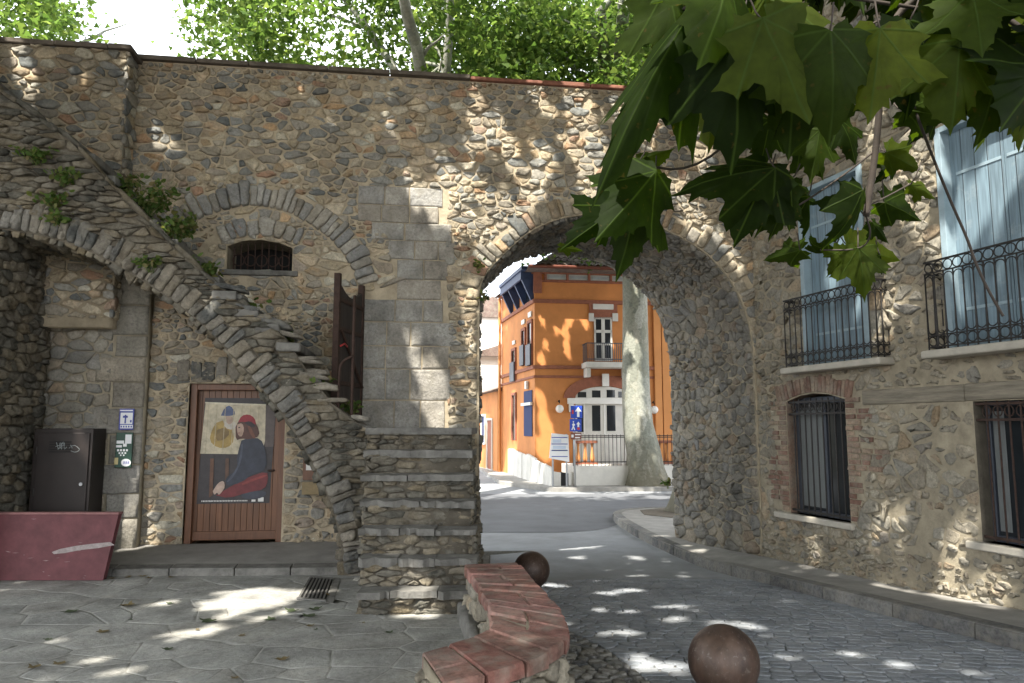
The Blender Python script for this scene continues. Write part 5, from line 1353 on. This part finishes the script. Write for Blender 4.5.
def tree(name, label, base, path, radii, limbs, cl, leaf=.155, group='plane trees', per=95, spread=.42):
    t = thing(name, label, 'tree', base, group)
    g = MB(); tube(g, path, radii, 22)
    # knobbly flare at the foot
    for i, v in enumerate(g.v[:22 * 4]):
        lev = i // 22; a = i % 22; k = 1 + (.16 * math.sin(a * 1.43 + lev) + .08 * math.sin(a * 2.9)) * (1 - lev / 4)
        c_ = path[lev]; g.v[i] = (c_[0] + (v[0] - c_[0]) * k, c_[1] + (v[1] - c_[1]) * k, v[2])
    g.build('trunk', M['bark'], t, smooth=True)
    for a, b, r0, r1 in limbs:
        g = MB(); p = limb(g, a, b, r0, r1, .35)
        for q in range(4):
            s_ = p[R.randint(3, 7)]; e_ = s_ + Vector((R.uniform(-1.6, 1.6), R.uniform(-1.6, 1.6), R.uniform(.3, 1.6))); limb(g, s_, e_, r1 * .8, .012, .15, 5, 6)
        g.build('limb', M['bark'], t, smooth=True)
    leaf_mesh('crown', M['leaf'], thin(clumps(cl, per, spread)), leaf, t)
    return t
def cloud(n, x, y, z, test=None):
    out = []
    while len(out) < n:
        p = (R.uniform(*x), R.uniform(*y), R.uniform(*z))
        if test is None or test(p): out.append(p)
    return out
def proj(p):
    d = Vector(p) - Vector((0, 0, CAM_H)); cz = d.y * math.cos(PITCH) + d.z * math.sin(PITCH)
    return 512 + FOC * d.x / cz, 341.5 - FOC * (d.z * math.cos(PITCH) - d.y * math.sin(PITCH)) / cz
# tree whose pale trunk stands in the arch
TA = at(646, 487, 23.9)
def TP(x, y): p = at(x, y, 23.9); return (p.x, p.y, p.z)
tr_path = [(TA.x, 23.9, -.45), (TA.x, 23.9, -.15), TP(645, 470), TP(643, 452), TP(638, 425), TP(636, 395), TP(635.5, 350), TP(635, 300), TP(634, 260), TP(632, 200), TP(629, 140), TP(624, 95)]
tree('plane_tree', 'plane tree with a pale mottled trunk seen through the arch', (TA.x, 23.9, -.33), tr_path,
     [.90, .74, .61, .54, .48, .45, .42, .40, .385, .36, .33, .28],
     [(TP(629, 140), TP(655, 10), .24, .10), (TP(626, 105), TP(600, 20), .22, .09), (TP(632, 175), at(600, 12, 18.2), .30, .15), (TP(632, 185), at(626, -10, 18.0), .28, .15), (TP(630, 150), TP(690, 60), .2, .08), (TP(630, 160), (1.5, 20.5, 12.5), .2, .08), (TP(630, 150), (4.0, 20.0, 13.5), .2, .08)],
     cloud(400, (-2.5, 8), (18.5, 25), (8.8, 16.5), lambda p: ((p[0] - 2.6) / 5.6) ** 2 + ((p[1] - 21.8) / 3.6) ** 2 + ((p[2] - 12.8) / 4.3) ** 2 < 1 and not (p[1] < 21.5 and -.5 < p[0] < 5 and p[2] > 10 and R.random() < .7)) + cloud(420, (-3.2, 8), (17.2, 24.8), (7.6, 10.6)) + cloud(330, (-4, 9), (20.5, 26), (7.8, 11)))
# the two low leaf layers are added out of view to shade the orange house
# second tree behind the wall (its limbs rise over the coping)
tree('plane_tree', 'plane tree behind the wall with a forked limb over the coping', (-1.9, 19.5, -.33), [(-1.9, 19.5, -.45), (-1.9, 19.5, 0), (-1.9, 19.5, .6), (-1.95, 19.5, 1.5), (-2, 19.5, 3), (-2, 19.5, 5), (-2.05, 19.5, 7), (-2.1, 19.5, 9)],
     [.8, .62, .52, .46, .42, .4, .36, .32],
     [((-2.1, 19.5, 8.6), at(400, -15, 15.4), .24, .12), ((-2.1, 19.5, 8.8), at(330, -20, 20), .18, .07), ((-2.1, 19.5, 8.8), (-1.5, 17, 13.5), .18, .07)],
     cloud(400, (-9, 2.5), (15.5, 22.5), (8.6, 16.5), lambda p: ((p[0] + 3.0) / 5.6) ** 2 + ((p[1] - 19) / 3.6) ** 2 + ((p[2] - 12.6) / 4.2) ** 2 < 1 and proj(p)[0] > 172 - R.random() * 25) + cloud(170, (-5.5, 1.2), (22.0, 27.5), (8.6, 11.4)))  # low rear leaf layer added behind the wall to shade the villa's left side
tree('plane_tree', 'plane tree at the far left behind the wall with dark dense leaves', (-14.5, 21, -.33), [(-14.5, 21, -.45), (-14.5, 21, 0), (-14.5, 21, .6), (-14.5, 21, 1.5), (-14.4, 21, 4), (-14.3, 21, 8)], [.8, .62, .5, .45, .4, .33],
     [((-14.3, 21, 7.5), (-12.2, 20, 12.5), .18, .07), ((-14.3, 21, 7.8), (-16, 21, 13), .18, .07)],
     cloud(300, (-20, -10.5), (17, 24), (9, 16), lambda p: proj(p)[0] < 62 + R.random() * 22))
tree('plane_tree', 'plane tree hidden by the gateway with only its root flare showing', (3.85, 16.25, -.21), [(3.85, 16.25, -.35), (3.85, 16.25, -.1), (3.87, 16.25, .35), (3.9, 16.25, 1.2), (3.95, 16.25, 4), (3.9, 16.2, 8)], [.56, .46, .33, .30, .28, .24],
     [((3.9, 16.2, 7.6), (2.6, 15.6, 11.2), .14, .06), ((3.9, 16.2, 7.6), (5, 16, 12), .14, .06)],
     cloud(260, (1.6, 8), (13.5, 18.5), (8.6, 13.5), lambda p: proj(p)[0] > 640 + R.random() * 40 ))
# plane trees over the square: their crowns make the shade
CAN = [p for p in cloud(1500, (-14, 7), (-9, 8.4), (8.8, 12.2))] + cloud(330, (-9, 5), (8, 13.2), (11.4, 13.6))  # higher band over the wall added out of view to shade the street
trk = [((-7.5, -3.5, 0), 'plane tree shading the square from behind the viewer on the left', lambda p: p[0] < -3.4), ((3.6, -3.6, 0), 'plane tree over the road whose low bough hangs into view', lambda p: p[0] >= -3.4)]
PT = []
for (b, lb, tst) in trk:
    x, y, _ = b
    PT.append(tree('plane_tree', lb, b, [(x, y, -.15), (x, y, .15), (x, y, .6), (x, y, 1.4), (x, y + .05, 3.2), (x + .05, y + .1, 5.2), (x, y + .2, 7.2)], [.75, .6, .48, .43, .40, .36, .3],
        [((x, y + .2, 6.8), (x + R.uniform(-4, 4), y + R.uniform(2, 9), 10.5), .2, .06) for _ in range(6)], [p for p in CAN if tst(p)], leaf=.26, per=76, spread=.5))
# ------------------------------------------------------------------ the low bough hanging into view
HALF = [(0, 0), (.10, -.10), (.26, -.17), (.30, -.08), (.40, -.06), (.56, -.02), (.47, .07), (.45, .16), (.50, .24), (.62, .28), (.80, .42), (.66, .47), (.62, .55), (.48, .53), (.36, .50), (.30, .58), (.31, .68), (.21, .74), (.20, .84), (.09, .90), (0, 1.06)]
OUTL0 = HALF + [(-x, y) for x, y in HALF[-2:0:-1]]
OUTL = []
for i, p_ in enumerate(OUTL0):      # small teeth between the main points of the margin
    q_ = OUTL0[(i + 1) % len(OUTL0)]; m_ = ((p_[0] + q_[0]) / 2, (p_[1] + q_[1]) / 2); d_ = math.hypot(m_[0], m_[1] - .3)
    OUTL += [p_, (m_[0] * (1 - .022 / d_), m_[1] - (m_[1] - .3) * .022 / d_)]
def near_leaf(mb, base, tip, facing, curl=.25, fold=.25, stalk=None, wide=1.0, twist=0.0):
    base, tip = Vector(base), Vector(tip); ax = tip - base; L = ax.length / 1.02; ax.normalize()
    nrm = Vector(facing); nrm = (nrm - ax * nrm.dot(ax)).normalized()
    nrm = Quaternion(ax, twist) @ nrm
    sd = ax.cross(nrm); vs, fs = [], []
    n = len(OUTL); ph = R.uniform(0, 6)
    asym = R.uniform(.85, 1.15)
    def P(x, y, k):
        w = .88 * wide * (asym if x > 0 else 2 - asym)
        z = -fold * abs(x) - curl * (max(0, y - .2)) ** 2 - curl * .5 * x * x + .035 * math.sin(9 * x + ph) * abs(x) + .03 * math.sin(11 * y + ph) * k
        return base + sd * (x * w * L) + ax * (y * L) + nrm * (z * L)
    o = len(mb.v)
    for k in (1.0, .66, .33):
        for i, (x, y) in enumerate(OUTL):
            jx = (R.gauss(0, .012), R.gauss(0, .012)) if k == 1 else (0, 0)
            xx, yy = x * k + jx[0], .22 + (y - .22) * k + jx[1]
            mb.uv[o + len(vs)] = (xx, yy); vs.append(P(xx, yy, k))
    mb.uv[o + len(vs)] = (0, .22); vs.append(P(0, .22, 0))
    for r_ in range(2):
        for i in range(n): j = (i + 1) % n; fs.append((r_ * n + i, r_ * n + j, (r_ + 1) * n + j, (r_ + 1) * n + i))
    for i in range(n): fs.append((2 * n + i, 2 * n + (i + 1) % n, 3 * n))
    mb.add(vs, fs)
    return base
low = PT[1]
fb = MB()
TO_CAM = Vector((0, -1, -.25))
def nl(bx, by, tx, ty, Y, dY=0.0, **kw):
    b, t_ = at(bx, by, Y), at(tx, ty, Y + dY)
    f = kw.pop('f', None)
    if f is None: f = Vector((R.uniform(-.45, .45), -1, R.uniform(-.5, .3)))
    kw.setdefault('curl', R.uniform(.1, .65)); kw.setdefault('fold', R.uniform(.1, .55))
    near_leaf(fb, b, t_, f, **kw)
    st = kw.get('stalk')
    c = b + Vector((R.uniform(-.03, .03), R.uniform(-.02, .06), R.uniform(.03, .07)))
    tube(fb, [c, b.lerp(c, .5) + Vector((0, 0, -.008)), b], .0018, 5, 1)
for a in [  # base px, tip px, distance, tip further away by
    (692, 12, 602, 147, 1.45, -.15, dict(wide=.38, fold=.35)), (668, -14, 690, 78, 1.5, 0, dict(wide=.8)), (735, 40, 745, 158, 1.35, 0, {}), (762, 20, 812, 118, 1.3, 0, {}),
    (640, 160, 676, 146, 1.75, .05, dict(wide=.6)), (655, 172, 606, 232, 1.65, -.1, dict(wide=.8)), (640, 190, 622, 270, 1.7, -.03, dict(wide=.75)), (620, 205, 566, 248, 1.75, -.05, dict(wide=.6)),
    (775, 168, 682, 178, 1.5, -.02, dict(wide=.6)), (770, 165, 738, 238, 1.55, 0, {}), (790, 180, 758, 232, 1.6, 0, dict(wide=.8)), (742, 170, 760, 205, 1.9, 0, dict(wide=.7)),
    (862, 190, 842, 248, 1.75, 0, dict(wide=.75)), (808, 196, 816, 240, 1.8, .05, dict(wide=.55)), (858, 248, 868, 299, 1.9, 0, dict(wide=.85)), (846, 250, 832, 277, 1.95, 0, dict(wide=.8)), (880, 255, 888, 275, 2.0, .05, dict(wide=.7)),
    (886, 152, 925, 172, 1.85, 0, dict(wide=.75)), (895, 160, 880, 182, 1.9, 0, dict(wide=.7)), (910, 185, 942, 196, 1.85, 0, dict(wide=.55)), (884, 202, 928, 222, 1.85, .05, dict(wide=.6)), (870, 205, 850, 190, 1.9, 0, dict(wide=.7)),
    (800, 250, 758, 262, 2.0, .12, dict(wide=.5)), (830, 252, 800, 258, 2.0, .1, dict(wide=.5)), (850, 246, 905, 262, 2.0, .15, dict(wide=.4)), (786, 200, 772, 236, 1.65, 0, dict(wide=.8)), (872, 222, 890, 243, 1.9, 0, dict(wide=.6)),
    (905, 110, 965, 118, 1.6, 0, dict(wide=.6)), (940, 108, 915, 140, 1.7, 0, dict(wide=.7)), (1000, 60, 985, 135, 1.35, 0, {}), (960, 40, 955, 128, 1.3, 0, {}), (1010, 90, 1040, 140, 1.4, 0, {}), (880, 30, 870, 120, 1.3, 0, {}), (830, 30, 840, 130, 1.28, 0, {}), (910, 20, 925, 105, 1.4, 0, {}), (795, 60, 790, 150, 1.4, 0, {}), (700, 40, 716, 120, 1.6, 0, {}),
    (720, 60, 708, 150, 1.7, 0, dict(wide=.7)), (820, 130, 812, 180, 1.7, 0, dict(wide=.8)), (840, 120, 862, 160, 1.7, 0, dict(wide=.8)), (770, 120, 760, 172, 1.6, 0, dict(wide=.8)), (800, 140, 830, 175, 1.8, 0, dict(wide=.8)),
    (795, 195, 822, 205, 1.9, .02, dict(wide=.6)), (560, 247, 583, 250, 1.85, 0, dict(wide=.5)), (655, 60, 690, 30, 1.7, 0, dict(wide=.6))]:
    nl(*a[:6], **a[6])
# the dark mass along the top edge of the view
HOLES = [(815, 40, 14), (848, 30, 8), (925, 68, 8), (775, 140, 14), (720, 105, 8), (880, 140, 14), (850, 150, 10)]
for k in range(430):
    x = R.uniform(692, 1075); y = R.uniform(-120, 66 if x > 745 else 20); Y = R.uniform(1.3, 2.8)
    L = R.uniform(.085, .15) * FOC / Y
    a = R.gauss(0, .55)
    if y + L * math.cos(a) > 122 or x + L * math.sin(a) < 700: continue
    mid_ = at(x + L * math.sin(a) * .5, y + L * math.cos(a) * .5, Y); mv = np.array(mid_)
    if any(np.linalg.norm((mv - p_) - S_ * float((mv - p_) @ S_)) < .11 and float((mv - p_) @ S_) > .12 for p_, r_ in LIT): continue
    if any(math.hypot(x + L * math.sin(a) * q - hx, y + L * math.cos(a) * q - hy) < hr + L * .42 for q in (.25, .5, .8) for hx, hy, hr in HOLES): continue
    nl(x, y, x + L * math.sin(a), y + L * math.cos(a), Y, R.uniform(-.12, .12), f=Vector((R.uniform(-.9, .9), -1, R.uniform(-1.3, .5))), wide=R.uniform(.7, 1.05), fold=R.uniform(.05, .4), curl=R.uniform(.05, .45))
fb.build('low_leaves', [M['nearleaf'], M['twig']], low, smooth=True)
def tpx(pts, r): g = MB(); tube(g, smooth_line([tuple(at(x, y, Y)) for x, y, Y in pts], 2), r, 8); g.build('twig', M['twig'], bough, smooth=True)
bo = smooth_line([(3.6, -3.5, 5.2), (3.4, -1.8, 4.9), (3.0, -.2, 4.2), tuple(at(1120, -150, 1.6)), tuple(at(1000, -60, 1.6))], 2)
b2 = MB(); m_ = len(bo); tube(b2, bo, [.13 - .112 * k / (m_ - 1) for k in range(m_)], 10)
bough = b2.build('bough', M['twig'], low, smooth=True)
tpx([(1000, -60, 1.6), (880, 20, 1.7), (880, 100, 1.75), (876, 150, 1.78), (866, 216, 1.8)], .0085)
tpx([(980, -40, 1.5), (985, -5, 1.5), (1005, 18, 1.48), (1040, 40, 1.46)], .006)
tpx([(890, 20, 1.6), (912, 103, 1.6), (930, 150, 1.62), (950, 200, 1.64), (968, 240, 1.66), (975, 262, 1.66), (988, 290, 1.67), (1003, 316, 1.68)], .0032)
tpx([(876, 150, 1.78), (840, 178, 1.78), (800, 205, 1.78), (780, 215, 1.78)], .0026)
tpx([(866, 216, 1.8), (872, 235, 1.85), (862, 250, 1.9), (820, 250, 1.95)], .0022)
tpx([(880, 20, 1.7), (800, 60, 1.65), (745, 130, 1.62), (690, 172, 1.68), (640, 165, 1.7)], .003)
tpx([(870, 205, 1.82), (890, 195, 1.84), (912, 183, 1.85)], .002)
tpx([(1024, 60, 1.4), (985, 55, 1.45), (960, 40, 1.5), (930, 10, 1.55)], .0028)
tpx([(930, 10, 1.5), (800, -10, 1.5), (700, -5, 1.5), (640, 40, 1.6)], .004)

# ------------------------------------------------------------------ weeds on the stair and fallen leaves
def weed(px, py, off, n, h, spread, label, up=True):
    s, z = MAIN.hit(px, py, off); b = Vector(MAIN(s, z, off)); t = thing('weed_plant', label, 'plant', tuple(b), 'weeds rooted in the stair and wall')
    g = MB(); pos = []
    for k in range(n):
        e = b + Vector((R.gauss(0, spread), R.gauss(0, spread * .5), R.uniform(.3, 1) * h)); tube(g, [b + Vector((R.gauss(0, .02), R.gauss(0, .02), -.05)), b.lerp(e, .5) + Vector((0, 0, h * .12)), e], [.0035, .0025, .0012], 4)
        for q in range(9): pos.append(tuple(b.lerp(e, R.uniform(.3, 1.05)) + Vector((R.gauss(0, .025), R.gauss(0, .025), R.gauss(0, .02)))))
    g.build('stems', M['weed'], t); leaf_mesh('leaves', M['weed'], np.array(pos), .07, t, outline=[(0, 0), (.25, .25), (.3, .55), (.15, .85), (0, 1), (-.15, .85), (-.3, .55), (-.25, .25)])
W_ = [(150, 212, 1.1, 44, .36, .20, 'bushy green weed clump behind the edge slabs, largest on the stair'), (178, 238, 1.15, 36, .32, .18, 'green weed clump on the stair just below the largest one'), (128, 190, 1.05, 14, .18, .10, 'yellowish weed tuft at the upper end of the stair clumps'),
      (36, 160, 1.42, 14, .16, .12, 'small weed tuft in the upper left stair side'), (55, 205, 1.42, 14, .15, .14, 'brownish weed tuft in the stair side under the upper left tuft'), (150, 268, 1.42, 14, .14, .12, 'dry weed tuft above the half arch in the stair side'), (62, 182, 1.42, 12, .16, .1, 'thin weed tuft between two others in the left stair side'),
      (205, 275, 1.2, 16, .18, .12, 'green weed tuft at the bend of the stair edge'), (245, 318, 1.1, 18, .22, .13, 'green weed clump halfway down the stair'), (262, 335, 1.2, 16, .18, .13, 'grassy weed clump just below the middle of the stair'), (285, 345, 1.1, 14, .16, .1, 'small green tuft low on the stair'),
      (318, 385, 1.3, 10, .10, .08, 'tiny weed near the handrail foot'), (352, 412, .9, 9, .12, .06, 'weed sprout at the foot of the gate leaf'), (57, 222, 1.42, 10, .10, .1, 'low weed on the half arch at the far left'), (478, 268, .05, 6, .10, .05, 'sprig growing from the left edge of the gateway'), (484, 300, .04, 4, .08, .04, 'tiny sprig lower on the left edge of the gateway'), (668, 485, .1, 4, .07, .05, 'tiny weed at the foot of the gateway jamb')]
for a in W_: weed(*a)
FL = [(292, 612, .10, 1), (270, 620, .09, 1), (127, 606, .10, 0), (103, 632, .08, 0), (208, 622, .11, 1), (310, 616, .10, 1), (315, 610, .09, 1), (70, 612, .10, 1), (35, 668, .07, 0), (60, 664, .07, 0), (150, 570, .07, 0), (135, 575, .07, 0), (120, 572, .06, 0), (170, 604, .06, 1), (282, 660, .07, 0), (242, 636, .05, 0), (48, 640, .05, 1), (168, 650, .06, 1)]
for k in range(10): FL.append((R.uniform(20, 420), R.uniform(580, 680), R.uniform(.03, .06), R.random() < .35))
for k in range(14): FL.append((R.uniform(108, 180), R.uniform(570, 582), R.uniform(.04, .07), R.random() < .2))
for k, (x, y, s, gr) in enumerate(FL):
    p = on_ground(x, y, .004); g = MB()
    a0 = R.uniform(0, 6.28); cu = R.uniform(.15, .5); vs = []
    for (u, v) in [(p_[0], p_[1] - .4) for p_ in OUTL0[::2]]: vs.append((p.x + s * (u * math.cos(a0) - v * math.sin(a0)), p.y + s * (u * math.sin(a0) + v * math.cos(a0)), p.z + .004 + s * cu * (u * u + v * v * .6)))
    n_ = len(vs); vs.append((p.x, p.y, p.z + .003)); g.add(vs, [(i, (i + 1) % n_, n_) for i in range(n_)])
    o = g.build('fallen_leaf', M['littergreen' if gr else 'litter'], smooth=True, loc=(p.x, p.y, p.z))
    lb = {0: 'largest fallen green leaf lying on the paving near the drain', 1: 'green fallen leaf on the paving left of the largest one', 2: 'curled brown leaf on the paving in front of the raised platform'}.get(k)
    if lb: tag(o, lb, 'leaf')
    else: tag(o, 'small green fallen leaf on the grey paving' if gr else 'small dry brown leaf fallen on the grey paving', 'leaf', 'small green leaves on the paving' if gr else 'small dry leaves on the paving')
